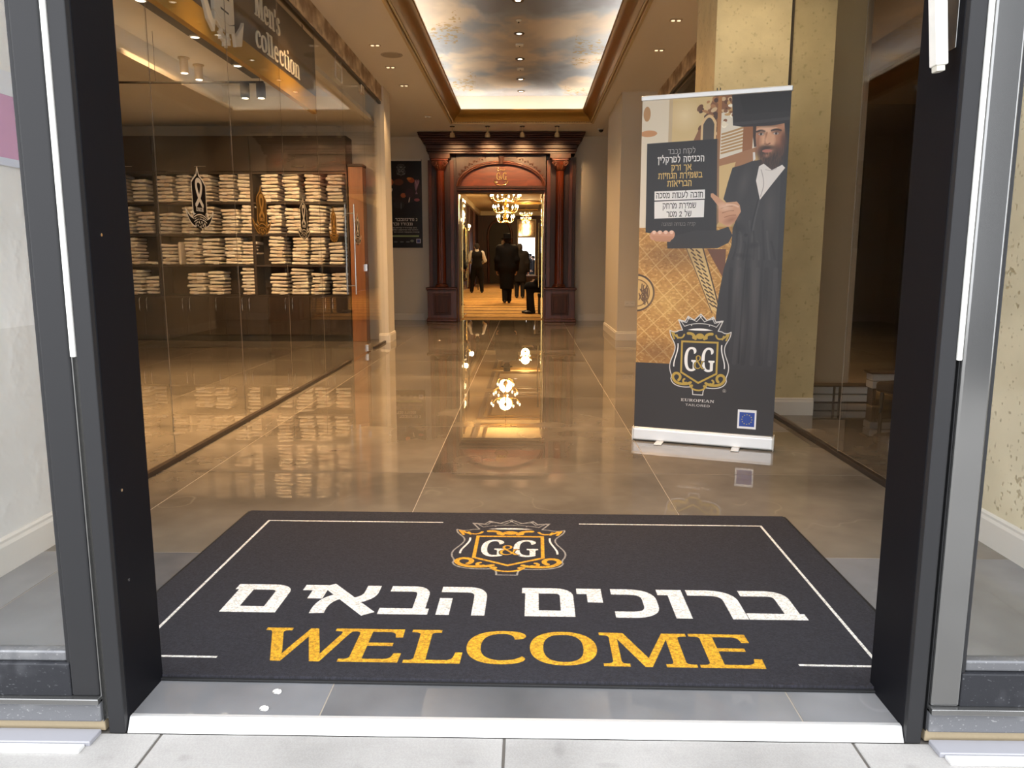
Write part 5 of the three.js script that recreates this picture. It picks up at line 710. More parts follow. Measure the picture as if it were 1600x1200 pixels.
// ------------------------------------------------------------ poster on the end wall, socket on the pier
{
  T.poster = canvasTex(480, 1248, (x, W, H) => {
    x.fillStyle = '#131216'; x.fillRect(0, 0, W, H); crest(x, 120, 40, 1.35, '#8a8a8e', '#a8a8ac', '#131216', '#8d8d92');
    const b = (c, u, v, a, e, r = 0) => { x.fillStyle = c; x.beginPath(); x.ellipse(u, v, a, e, r, 0, 7); x.fill(); };
    b('#2a2024', 240, 420, 240, 190); b('#b8582e', 330, 270, 50, 38, 0.4); b('#d9843c', 300, 250, 30, 20); b('#6b3a2a', 150, 300, 70, 46); b('#c46a40', 40, 300, 36, 46); b('#1c1a20', 110, 430, 90, 90); b('#c06a48', 215, 490, 40, 34); b('#3a2430', 300, 460, 60, 70);
    for (let i = 0; i < 9; i++) { x.strokeStyle = ['#8a5a78', '#b9a0b4', '#5d3a56'][i % 3]; x.lineWidth = 9; x.beginPath(); x.moveTo(390 + i * 8, 260 + (i % 3) * 14); x.quadraticCurveTo(370 + i * 6, 380, 420 - i * 4, 470); x.stroke(); } b('#a05a66', 410, 555, 40, 22); b('#d0c4c0', 300, 555, 8, 40, 0.2); b('#ddd6d0', 40, 420, 16, 34, 0.5); b('#2b2a30', 150, 620, 80, 60); b('#5b6068', 180, 640, 9, 50);
    const scrawl = (y, h, x0, x1, c) => { x.fillStyle = c; for (let q = x1; q > x0;) { const w = h * (0.35 + 0.5 * rnd()); x.fillRect(q - w, y, w, h * 0.22); x.fillRect(q - h * 0.2, y, h * 0.2, h); if (rnd() > 0.5) x.fillRect(q - w, y + h * 0.8, w, h * 0.2); q -= w + h * 0.2; if (rnd() > 0.8) q -= h * 0.4; } };
    scrawl(820, 40, 90, 410, '#f4f3f2'); scrawl(884, 40, 60, 340, '#f4f3f2'); for (let i = 0; i < 3; i++) scrawl(950 + i * 32, 18, 50, 400 + i * 18, '#d0cfcf'); x.fillStyle = '#9db07a'; x.fillRect(30, 1068, 400, 24); for (let i = 0; i < 3; i++) b('#77777a', 90 + i * 90, 1165, 30, 9); b('#7c8578', 330, 1150, 26, 18); x.fillStyle = '#c9cbe0'; x.fillRect(392, 1120, 64, 64); x.fillStyle = '#2a3f96'; x.fillRect(402, 1130, 44, 44); x.fillStyle = '#d8c050'; for (let i = 0; i < 12; i++) x.fillRect(423 + Math.cos(i * 0.5236) * 14, 1151 + Math.sin(i * 0.5236) * 14, 3, 3);
  });
  const t = thing('wall_poster', 'tall black poster with a white top rail left of the wooden portal', 'poster', [-2.31, 1.385, -14.985]);
  const g = new THREE.PlaneGeometry(0.63, 1.60).translate(0, 0.80, 0.0125); part('print', g, std({ map: T.poster, roughness: 0.35 }), t); part('panel', rb(-0.318, 0.318, -0.004, 1.63, -0.012, 0.012, 0.003), M.black, t); part('top_rail', rb(-0.312, 0.312, 1.602, 1.642, 0.0, 0.024, 0.004), M.plastic, t);
  const s = thing('wall_socket', 'double white wall socket low on the right pier', 'socket', [1.475, 0.53, -11.158]); part('plate', rb(-0.075, 0.075, -0.04, 0.04, 0, 0.008, 0.003), M.plastic, s); for (const x of [-0.036, 0.036]) { const o = part('outlet', cyl(0.024, 0.024, 0.004, x, 0, 0, 18).rotateX(0).translate(0, 0, 0), M.plastic, s); o.geometry.dispose?.(); o.geometry = new THREE.CylinderGeometry(0.024, 0.024, 0.004, 18).rotateX(Math.PI / 2).translate(x, 0, 0.0095); for (const q of [-0.008, 0.008]) part('hole', new THREE.CylinderGeometry(0.003, 0.003, 0.002, 8).rotateX(Math.PI / 2).translate(x + q, 0, 0.012), M.black, o); }
}

// ------------------------------------------------------------ the hall beyond the portal
const HX0 = -2.5, HX1 = 2.5, HZ = -40, HC = 3.65;
{
  T.carpet.repeat.set(1, 1);
  struct('floor_hall', metric(bx(HX0, HX1, -0.05, -0.001, HZ - 0.2, -15.03), 0.45), std({ map: T.carpet, roughness: 1, bumpMap: T.pile, bumpScale: 0.003 }));
  struct('wall_hall_left', metric(bx(HX0 - 0.15, HX0, 0, 3.9, HZ, -15.25)), M.wood2); struct('wall_hall_right', metric(bx(HX1, HX1 + 0.15, 0, 3.9, HZ, -15.25)), M.wood2);
  struct('wall_hall_front', merge([metric(bx(HX0, -1.32, 0, 3.9, -15.33, -15.26)), metric(bx(0.35, HX1, 0, 3.9, -15.33, -15.26)), metric(bx(-1.32, 0.35, 2.41, 3.9, -15.33, -15.26))]), M.wood2);
  struct('wall_hall_back', merge([metric(bx(HX0, -0.50, 0, 3.9, HZ - 0.2, HZ)), metric(bx(0.46, HX1, 0, 3.9, HZ - 0.2, HZ)), metric(bx(-0.50, 0.46, 2.36, 3.9, HZ - 0.2, HZ)), metric(bx(-0.50, 0.46, 0, 0.42, HZ - 0.2, HZ))]), M.wood2);
  const c = struct('ceiling_hall', metric(bx(HX0, HX1, HC, HC + 0.1, HZ, -15.33)), std({ color: rgb(0.62, 0.46, 0.24), roughness: 0.8 }));
  const fr = (x0, x1, z0, z1, w, y) => merge([rb(x0, x1, y - 0.05, y, z0, z0 + w, 0.01), rb(x0, x1, y - 0.05, y, z1 - w, z1, 0.01), rb(x0, x0 + w, y - 0.05, y, z0 + w, z1 - w, 0.01), rb(x1 - w, x1, y - 0.05, y, z0 + w, z1 - w, 0.01)]);
  for (const z of [-39, -33.5, -28, -22.5, -17.4].map((q) => q)) { part('coffer_frame', fr(-1.5, 0.9, z, Math.min(z + 4.8, -15.6), 0.16, HC - 0.001), M.gold, c); part('coffer_frame', fr(-1.2, 0.6, z + 0.35, Math.min(z + 4.4, -15.9), 0.08, HC - 0.001), M.gold, c); }
  struct('cornice_hall', merge([rb(HX0, HX0 + 0.14, 3.42, 3.649, HZ + 0.01, -15.4, 0.02), rb(HX1 - 0.14, HX1, 3.42, 3.649, HZ + 0.01, -15.4, 0.02), rb(HX0 + 0.14, HX1 - 0.14, 3.42, 3.649, HZ + 0.005, HZ + 0.14, 0.02)]), M.paleGold);
  // wall panelling: pilasters and gilded mirror frames on the left wall, arched niche and framed opening on the end wall
  for (const z of [-19, -22.5, -26, -29.5, -33, -36.5]) { const p = struct('trim_3', metric(rb(HX0 + 0.001, HX0 + 0.10, 0.001, 3.40, z - 0.16, z + 0.16, 0.01)), M.wood); p.name = numbered('trim_hall'); }
  const mir = thing('gilded_mirror', 'tall mirror in a gilded frame on the left wall of the hall', 'mirror', [HX0 + 0.002, 0.35, -31.3]);
  part('frame', merge([rb(0, 0.05, 0, 2.2, -0.75, -0.62, 0.01), rb(0, 0.05, 0, 2.2, 0.62, 0.75, 0.01), rb(0, 0.05, 2.08, 2.2, -0.62, 0.62, 0.01), rb(0, 0.05, 0, 0.12, -0.62, 0.62, 0.01)]), M.brass, mir); part('mirror_glass', bx(0.005, 0.02, 0.12, 2.08, -0.62, 0.62), std({ color: 0xd8d2c8, roughness: 0.04, metalness: 1 }), mir);
  const nicheShape = new THREE.Shape(); nicheShape.moveTo(-0.58, 0.05); nicheShape.lineTo(-0.58, 2.6); nicheShape.absarc(0, 2.6, 0.58, Math.PI, 0, true); nicheShape.lineTo(0.58, 0.05); nicheShape.closePath();
  const niche = struct('door_5', new THREE.ExtrudeGeometry(nicheShape, { depth: 0.03, bevelEnabled: false }).translate(-1.38, 0, HZ + 0.002), std({ color: rgb(0.035, 0.026, 0.018), roughness: 0.6 }));
  part('arch_moulding', tube([[-1.96, 0.05, HZ + 0.05], [-1.96, 1.5, HZ + 0.05], [-1.96, 2.6, HZ + 0.05], [-1.79, 3.01, HZ + 0.05], [-1.38, 3.18, HZ + 0.05], [-0.97, 3.01, HZ + 0.05], [-0.80, 2.6, HZ + 0.05], [-0.80, 1.5, HZ + 0.05], [-0.80, 0.05, HZ + 0.05]], 0.06, 60, 8), M.wood, niche);
  const pic = thing('framed_picture', 'pale framed picture standing inside the dark arch of the hall', 'picture', [-1.12, 1.15, HZ + 0.05]); part('picture', bx(-0.14, 0.14, 0, 1.0, 0, 0.02), std({ color: rgb(0.36, 0.27, 0.19), roughness: 0.7 }), pic); part('frame', merge([rb(-0.16, 0.16, 1.0, 1.03, 0, 0.03, 0.004), rb(-0.16, 0.16, -0.03, 0, 0, 0.03, 0.004), rb(-0.17, -0.14, -0.03, 1.03, 0, 0.03, 0.004), rb(0.14, 0.17, -0.03, 1.03, 0, 0.03, 0.004)]), M.paleGold, pic);
  const win = struct('window_6', null); part('frame', merge([rb(-0.50, -0.44, 0.42, 3.25, HZ - 0.02, HZ + 0.05, 0.01), rb(0.40, 0.46, 0.42, 3.25, HZ - 0.02, HZ + 0.05, 0.01), rb(-0.50, 0.46, 3.18, 3.25, HZ - 0.02, HZ + 0.05, 0.01), rb(-0.44, 0.40, 2.33, 2.40, HZ - 0.02, HZ + 0.05, 0.01), rb(-0.44, 0.40, 0.42, 0.47, HZ - 0.02, HZ + 0.05, 0.01)]), M.paleGold, win); part('mirror_panel', bx(-0.43, 0.39, 2.41, 3.17, HZ + 0.002, HZ + 0.015), std({ color: rgb(0.3, 0.22, 0.14), roughness: 0.08, metalness: 0.9 }), win); part('pane', bx(-0.44, 0.40, 0.47, 2.33, HZ - 0.1, HZ - 0.09), M.glass, win);
  struct('ground_behind_hall', bx(-8, 8, -0.3, -0.06, -62, HZ - 0.21), M.pave[1]);
  const bench = thing('low_counter', 'dark brown low counter below the bright opening at the hall end', 'counter', [0, 0, HZ + 1.2]); part('body', metric(rb(-0.85, 1.6, 0.0, 0.40, -0.3, 0.3, 0.01)), M.wood2, bench); part('top', metric(rb(-0.88, 1.63, 0.401, 0.44, -0.33, 0.33, 0.01)), M.wood, bench);
  const tb = thing('side_table', 'small dark side table by the left wall of the hall', 'table', [-2.15, 0, -31.2]); part('top', cyl(0.26, 0.26, 0.03, 0, 0.62, 0), M.darkwood, tb); part('shelf', cyl(0.2, 0.2, 0.02, 0, 0.25, 0), M.darkwood, tb); for (let i = 0; i < 3; i++) part('leg', rod([Math.cos(i * 2.1) * 0.2, 0.001, Math.sin(i * 2.1) * 0.2], [Math.cos(i * 2.1) * 0.18, 0.61, Math.sin(i * 2.1) * 0.18], 0.018), M.darkwood, tb);
  // added fill lamps in the hall ceiling, out of view, to brighten the carpet
  [-17.2, -19.8, -22.6, -25.4, -28.2, -31.5].forEach((z, i) => { const t = thing('hall_fill_light', `round added fill light in the hall ceiling above the carpet, ${['first', 'second', 'third', 'fourth', 'fifth', 'sixth'][i]} from the portal`, 'ceiling light', [-0.45, HC - 0.001, z], 0, 'hall fill lights'); part('rim', lathe([[0.05, 0], [0.055, -0.012], [0.075, -0.008], [0.08, 0]], 20), M.brass, t); part('lens', cyl(0.05, 0.05, 0.005, 0, -0.006, 0), M.lampGlow, t); spot('hall_fill_lamp', [-0.45, HC - 0.03, z], [-0.45, 0, z - 0.2], 28, 0.78, 0.7, [1, 0.74, 0.42]); });
  // chandelier: three rings of arms with candle bulbs
  const chandelier = (label, pos, k, I, fall) => {
    const t = thing('chandelier', label, 'chandelier', pos);
    part('stem', lathe([[0.012, 1.0], [0.012, 0.86], [0.04, 0.82], [0.05, 0.76], [0.02, 0.70], [0.025, 0.55], [0.07, 0.48], [0.06, 0.40], [0.02, 0.34], [0.03, 0.22], [0.09, 0.16], [0.07, 0.08], [0.02, 0.03], [0.025, -0.02], [0.0, -0.05]].map((q) => [q[0] * k, q[1] * k]), 16), M.brass, t); part('suspension', rod([0, k, 0], [0, fall, 0], 0.01), M.brass, t);
    const rings = [[8, 0.44, 0.66], [8, 0.36, 0.34], [6, 0.25, 0.06]], bulbG = lathe([[0, 0], [0.018, 0.006], [0.026, 0.03], [0.02, 0.055], [0.006, 0.085], [0, 0.092]].map((q) => [q[0] * k * 1.25, q[1] * k * 1.1]), 10), cup = lathe([[0, 0], [0.02, 0], [0.036, 0.016], [0.014, 0.018], [0.014, 0.055], [0, 0.055]].map((q) => [q[0] * k, q[1] * k]), 10);
    rings.forEach(([n, r, y], q) => { part('ring', new THREE.TorusGeometry(r * 0.62 * k, 0.008 * k, 6, 36).rotateX(Math.PI / 2).translate(0, (y - 0.05) * k, 0), M.brass, t); for (let i = 0; i < n; i++) { const a = (i + q * 0.5 + 0.25) / n * Math.PI * 2, X = (s) => Math.cos(a) * s * k, Z = (s) => Math.sin(a) * s * k; const arm = part('arm', merge([tube([[X(0.02), y * k, Z(0.02)], [X(r * 0.4), (y - 0.08) * k, Z(r * 0.4)], [X(r * 0.8), (y - 0.07) * k, Z(r * 0.8)], [X(r), y * k, Z(r)]], 0.009 * k, 14, 6), cup.clone().translate(X(r), y * k, Z(r))]), M.brass, t); part('candle_bulb', bulbG.clone().translate(X(r), (y + 0.055) * k, Z(r)), M.bulb, arm); } });
    for (const y of [0.75, 0.2]) { const p = new THREE.PointLight(new THREE.Color().setRGB(1, 0.68, 0.32), I); p.name = 'chandelier_lamp'; p.position.set(pos[0], pos[1] + y * k, pos[2]); p.shadow.radius = 9; scene.add(p); }
  };
  chandelier('large brass chandelier with three rings of lit candle bulbs, nearest the portal', [-0.60, 2.22, -22], 0.95, 20, 1.43);
  chandelier('smaller-looking brass chandelier far down the hall before the bright opening', [-0.05, 2.72, -34], 0.6, 8, 0.93);
  // wall sconces with two shaded bulbs each
  [[-27.4, 2.45], [-30.4, 2.38]].forEach(([z, y], i) => { const t = thing('wall_sconce', `brass wall sconce with two bulbs on the left hall wall, ${i ? 'farther' : 'nearer'} one`, 'wall lamp', [HX0 + 0.101, y, z], 0, 'hall sconces'); part('plate', lathe([[0, 0], [0.05, 0], [0.06, 0.02], [0.0, 0.03]], 16).rotateZ(-Math.PI / 2), M.brass, t); for (const s of [-1, 1]) { const a = part('arm', tube([[0.02, 0, 0], [0.10, -0.06, s * 0.08], [0.16, -0.02, s * 0.13], [0.16, 0.04, s * 0.14]], 0.010, 16, 6), M.brass, t); part('bulb', new THREE.SphereGeometry(0.055, 14, 10).scale(1, 1.2, 1).translate(0.16, 0.10, s * 0.14), M.bulb, a); } const p = new THREE.PointLight(new THREE.Color().setRGB(1, 0.68, 0.34), 3); p.name = 'sconce_lamp'; p.position.set(HX0 + 0.34, y + 0.1, z); p.shadow.radius = 4; scene.add(p); });
}
// ------------------------------------------------------------ people: smooth joined capsules meshed on a grid
function field(segs, cell, k = 0.03, cut) {
  const lo = [1e9, 1e9, 1e9], hi = [-1e9, -1e9, -1e9];
  for (const s of segs) for (const o of [0, 4]) for (let c = 0; c < 3; c++) { lo[c] = Math.min(lo[c], s[o + c] - s[o + 3]); hi[c] = Math.max(hi[c], s[o + c] + s[o + 3]); }
  for (let c = 0; c < 3; c++) { lo[c] -= 0.03 + 2 * cell; hi[c] += 0.03 + 2 * cell; }
  const R = Math.max(24, Math.ceil(Math.max(hi[0] - lo[0], hi[1] - lo[1], hi[2] - lo[2]) / cell)), mc = new MarchingCubes(R, M.black, false, false, 200000); mc.reset(); mc.isolation = 0;
  const h = [0, 1, 2].map((c) => (hi[c] - lo[c]) / 2), m = [0, 1, 2].map((c) => (hi[c] + lo[c]) / 2), half = R / 2;
  for (let z = 0; z < R; z++) for (let y = 0; y < R; y++) for (let x = 0; x < R; x++) {
    const px = m[0] + (x - half) / half * h[0], py = m[1] + (y - half) / half * h[1], pz = m[2] + (z - half) / half * h[2]; let d = 1e9;
    for (const s of segs) { const ax = px - s[0], ay = py - s[1], az = pz - s[2], bx_ = s[4] - s[0], by = s[5] - s[1], bz = s[6] - s[2], bb = bx_ * bx_ + by * by + bz * bz, t = bb ? Math.max(0, Math.min(1, (ax * bx_ + ay * by + az * bz) / bb)) : 0, q = Math.hypot(ax - bx_ * t, ay - by * t, az - bz * t) - (s[3] + (s[7] - s[3]) * t), e = Math.max(0, k - Math.abs(d - q)) / k; d = Math.min(d, q) - e * e * k * 0.25; }
    if (cut) d = Math.max(d, cut(px, py, pz)); mc.field[z * R * R + y * R + x] = -d;
  }
  mc.update(); const n = mc.count, g = new THREE.BufferGeometry(), pos = new Float32Array(n * 3);
  for (let i = 0; i < n; i++) for (let c = 0; c < 3; c++) pos[i * 3 + c] = m[c] + mc.positionArray[i * 3 + c] * h[c];
  g.setAttribute('position', new THREE.BufferAttribute(pos, 3)); const w = mergeVertices(g, 1e-5); w.computeVertexNormals(); w.setAttribute('uv', new THREE.BufferAttribute(new Float32Array(w.attributes.position.count * 2), 2)); return w.toNonIndexed();
}
const sg = (a, ra, b, rb_) => [...a, ra, ...b, rb_];
const cloth = { black: phy({ color: rgb(0.010, 0.009, 0.010), roughness: 0.85, specularIntensity: 0.15 }), trouser: phy({ color: rgb(0.014, 0.013, 0.014), roughness: 0.9, specularIntensity: 0.15 }), vest: phy({ color: rgb(0.016, 0.014, 0.014), roughness: 0.8, specularIntensity: 0.15 }), white: std({ color: rgb(0.72, 0.68, 0.62), roughness: 0.8 }), shoe: std({ color: rgb(0.008, 0.007, 0.007), roughness: 0.3 }), skin: std({ color: rgb(0.52, 0.30, 0.20), roughness: 0.55 }), hair: std({ color: rgb(0.018, 0.012, 0.009), roughness: 0.8 }), eye: std({ color: rgb(0.7, 0.68, 0.64), roughness: 0.2 }) };
// head facing +z, centred on its middle; hand hanging from the wrist at the origin, fingers curled, palm towards -x
const headG = field([sg([0, 0.02, -0.012], 0.082, [0, 0.035, -0.012], 0.080), sg([0, 0.0, 0.02], 0.066, [0, -0.045, 0.034], 0.052), sg([0, -0.075, 0.05], 0.030, [0, -0.095, 0.052], 0.024), sg([0, 0.01, 0.085], 0.010, [0, -0.025, 0.104], 0.013), sg([-0.012, -0.028, 0.092], 0.009, [0.012, -0.028, 0.092], 0.009), sg([-0.018, -0.058, 0.082], 0.009, [0.018, -0.058, 0.082], 0.009), sg([-0.05, 0.028, 0.062], 0.014, [0.05, 0.028, 0.062], 0.014), sg([-0.083, 0.012, -0.005], 0.010, [-0.080, -0.03, 0.0], 0.009), sg([0.083, 0.012, -0.005], 0.010, [0.080, -0.03, 0.0], 0.009), sg([0, -0.06, -0.02], 0.052, [0, -0.14, -0.028], 0.054)], 0.0045, 0.02);
const fingers = [[-0.004, 0.030, 1.0], [0.0, 0.010, 1.1], [0.0, -0.010, 1.03], [-0.004, -0.029, 0.84]];
const handG = field([sg([0, 0, 0], 0.026, [0, -0.04, 0], 0.028), sg([0, -0.04, 0.018], 0.019, [0, -0.09, 0.024], 0.015), sg([0, -0.04, -0.016], 0.018, [0, -0.088, -0.022], 0.014), ...fingers.flatMap(([x, z, l]) => [sg([x, -0.085, z], 0.0098, [x - 0.006, -0.085 - 0.04 * l, z * 1.06], 0.0090), sg([x - 0.006, -0.085 - 0.04 * l, z * 1.06], 0.0090, [x - 0.022, -0.085 - 0.064 * l, z * 1.06], 0.0083), sg([x - 0.022, -0.085 - 0.064 * l, z * 1.06], 0.0083, [x - 0.040, -0.085 - 0.074 * l, z * 1.04], 0.0075)]), sg([-0.006, -0.03, 0.022], 0.014, [-0.022, -0.062, 0.046], 0.0105), sg([-0.022, -0.062, 0.046], 0.0105, [-0.030, -0.090, 0.050], 0.0088)], 0.0035, 0.008);
const hairG = field([sg([0, 0.03, -0.022], 0.089, [0, 0.045, -0.018], 0.085), sg([0, -0.02, -0.06], 0.055, [0, -0.055, -0.06], 0.045)], 0.006, 0.02, (x, y, z) => Math.max(z * 0.75 - y * 0.6 + 0.0, -1));
const beardG = field([sg([-0.055, -0.055, 0.045], 0.024, [0, -0.105, 0.062], 0.036), sg([0.055, -0.055, 0.045], 0.024, [0, -0.105, 0.062], 0.036), sg([0, -0.10, 0.06], 0.034, [0, -0.15, 0.06], 0.016)], 0.006, 0.02);
const eyesG = merge([-1, 1].map((s) => new THREE.SphereGeometry(0.0105, 10, 8).translate(s * 0.032, 0.008, 0.070)));
const hatG = merge([lathe([[0, 0.13], [0.075, 0.128], [0.088, 0.118], [0.092, 0.03], [0.093, 0.0], [0.145, -0.004], [0.152, 0.002], [0.148, 0.010], [0.095, 0.012], [0.0, 0.012]], 32).scale(1, 1, 1.12)]);
// joints of a figure facing +z
function person(label, pos, turn, J, look) {
  const t = thing('person', label, 'person', pos, turn), A = J, hd = A.head, torso = (e) => [sg(A.pelvisL, 0.115 + e, A.pelvisR, 0.115 + e), sg(A.belly, 0.128 + e, A.chest, 0.138 + e), sg(A.chestL, 0.098 + e, A.chestR, 0.098 + e), sg(A.belly, 0.128 + e, A.pelvis, 0.13 + e)], arm = (s, e) => [sg(A['sh' + s], 0.060 + e, A['el' + s], 0.046 + e), sg(A['el' + s], 0.045 + e, A['wr' + s], 0.032 + e)], leg = (s, e) => [sg(A['hip' + s], 0.088 + e, A['kn' + s], 0.060 + e), sg(A['kn' + s], 0.058 + e, A['an' + s], 0.040 + e)];
  const at = (g) => { const h = g.clone(); if (A.headTurn) h.rotateY(A.headTurn); if (A.nod) h.rotateX(A.nod); return h.translate(...hd); };
  const hands = ['L', 'R'].map((s) => { const g = handG.clone(); if (s === 'L') g.scale(-1, 1, 1); const d = V3(...A['wr' + s]).sub(V3(...A['el' + s])).normalize(); g.applyQuaternion(new THREE.Quaternion().setFromUnitVectors(V3(0, -1, 0), d)); if (s === 'L') { const p = g.attributes.position.array, nn = g.attributes.normal.array; for (let i = 0; i < p.length; i += 9) for (let c = 0; c < 3; c++) { [p[i + 3 + c], p[i + 6 + c]] = [p[i + 6 + c], p[i + 3 + c]]; [nn[i + 3 + c], nn[i + 6 + c]] = [nn[i + 6 + c], nn[i + 3 + c]]; } } return g.translate(...A['wr' + s]); });
  part('body', merge([field([...torso(-0.012), sg(A.neck, 0.058, [hd[0], hd[1] - 0.09, hd[2] - 0.02], 0.054), ...arm('L', 0), ...arm('R', 0), ...leg('L', 0), ...leg('R', 0)], 0.02, 0.05), at(headG), ...hands]), cloth.skin, t);
  part('eyes', at(eyesG), cloth.eye, t); part('hair', at(hairG), cloth.hair, t); if (look.beard) part('beard', at(beardG), cloth.hair, t);
  part('trousers', field([...leg('L', 0.022), ...leg('R', 0.022), sg(A.pelvisL, 0.125, A.pelvisR, 0.125)], 0.02, 0.05), cloth.trouser, t);
  part('shoes', merge(['L', 'R'].map((s) => { const a = A['an' + s]; return field([sg([a[0], a[1] - 0.035, a[2] - 0.035], 0.04, [a[0], a[1] - 0.045, a[2] + 0.07], 0.036), sg([a[0], a[1] - 0.045, a[2] + 0.07], 0.036, [a[0], a[1] - 0.052, a[2] + 0.15], 0.026)], 0.012, 0.02, (x, y) => (a[1] - 0.079) - y); })), cloth.shoe, t);
  if (look.shirt) part('shirt', field([...torso(0.012), ...arm('L', 0.016), ...arm('R', 0.016), sg(A.neck, 0.07, [A.neck[0], A.neck[1] + 0.03, A.neck[2]], 0.066)], 0.018, 0.04), cloth.white, t);
  if (look.vest) part('vest', field([...torso(0.026), sg(A.shL, 0.055, A.shR, 0.055)], 0.018, 0.05, (x, y) => Math.abs(x) - 0.185), cloth.vest, t);
  if (look.apron) part('apron', field([sg([A.pelvisL[0], A.pelvisL[1], A.pelvisL[2] + 0.03], 0.13, [A.knL[0], A.knL[1] + 0.05, A.knL[2] + 0.04], 0.11), sg([A.pelvisR[0], A.pelvisR[1], A.pelvisR[2] + 0.03], 0.13, [A.knR[0], A.knR[1] + 0.05, A.knR[2] + 0.04], 0.11)], 0.02, 0.06), cloth.vest, t);
  if (look.coat) part('coat', field([...torso(0.045), sg([A.pelvisL[0], A.pelvisL[1] + 0.08, A.pelvisL[2]], 0.145, [A.chestL[0] + 0.02, A.chestL[1] - 0.14, A.chestL[2]], 0.145), sg([A.pelvisR[0], A.pelvisR[1] + 0.08, A.pelvisR[2]], 0.145, [A.chestR[0] - 0.02, A.chestR[1] - 0.14, A.chestR[2]], 0.145), ...arm('L', 0.030), ...arm('R', 0.030), sg(A.shL, 0.085, A.shR, 0.085), sg(A.neck, 0.075, [A.neck[0], A.neck[1] + 0.05, A.neck[2] - 0.01], 0.072), ...(look.coat < 1.0 ? [sg(A.pelvisL, 0.140, [A.knL[0] * 0.9, look.coat, A.knL[2]], 0.125), sg(A.pelvisR, 0.140, [A.knR[0] * 0.9, look.coat, A.knR[2]], 0.125), sg(A.pelvis, 0.14, [0, look.coat, A.pelvis[2]], 0.13)] : [])], 0.018, 0.07, (x, y) => look.coat - 0.03 - y), cloth.black, t);
  if (look.hat) { const h = hatG.clone(); if (A.headTurn) h.rotateY(A.headTurn); part('hat', h.translate(hd[0], hd[1] + 0.055, hd[2] - 0.012), cloth.black, t); }
  return t;
}
const stand = (o = {}) => ({ pelvisL: [-0.07, 0.92, 0], pelvisR: [0.07, 0.92, 0], pelvis: [0, 0.95, 0], belly: [0, 1.08, 0.005], chest: [0, 1.26, 0], chestL: [-0.10, 1.33, -0.005], chestR: [0.10, 1.33, -0.005], neck: [0, 1.45, -0.015], head: [0, 1.60, 0.01], shL: [-0.185, 1.395, 0], shR: [0.185, 1.395, 0], elL: [-0.25, 1.12, -0.02], elR: [0.25, 1.12, -0.02], wrL: [-0.26, 0.88, 0.05], wrR: [0.26, 0.88, 0.05], hipL: [-0.09, 0.90, 0], hipR: [0.09, 0.90, 0], knL: [-0.095, 0.49, 0.02], knR: [0.095, 0.49, 0.02], anL: [-0.095, 0.08, -0.02], anR: [0.095, 0.08, -0.02], ...o });
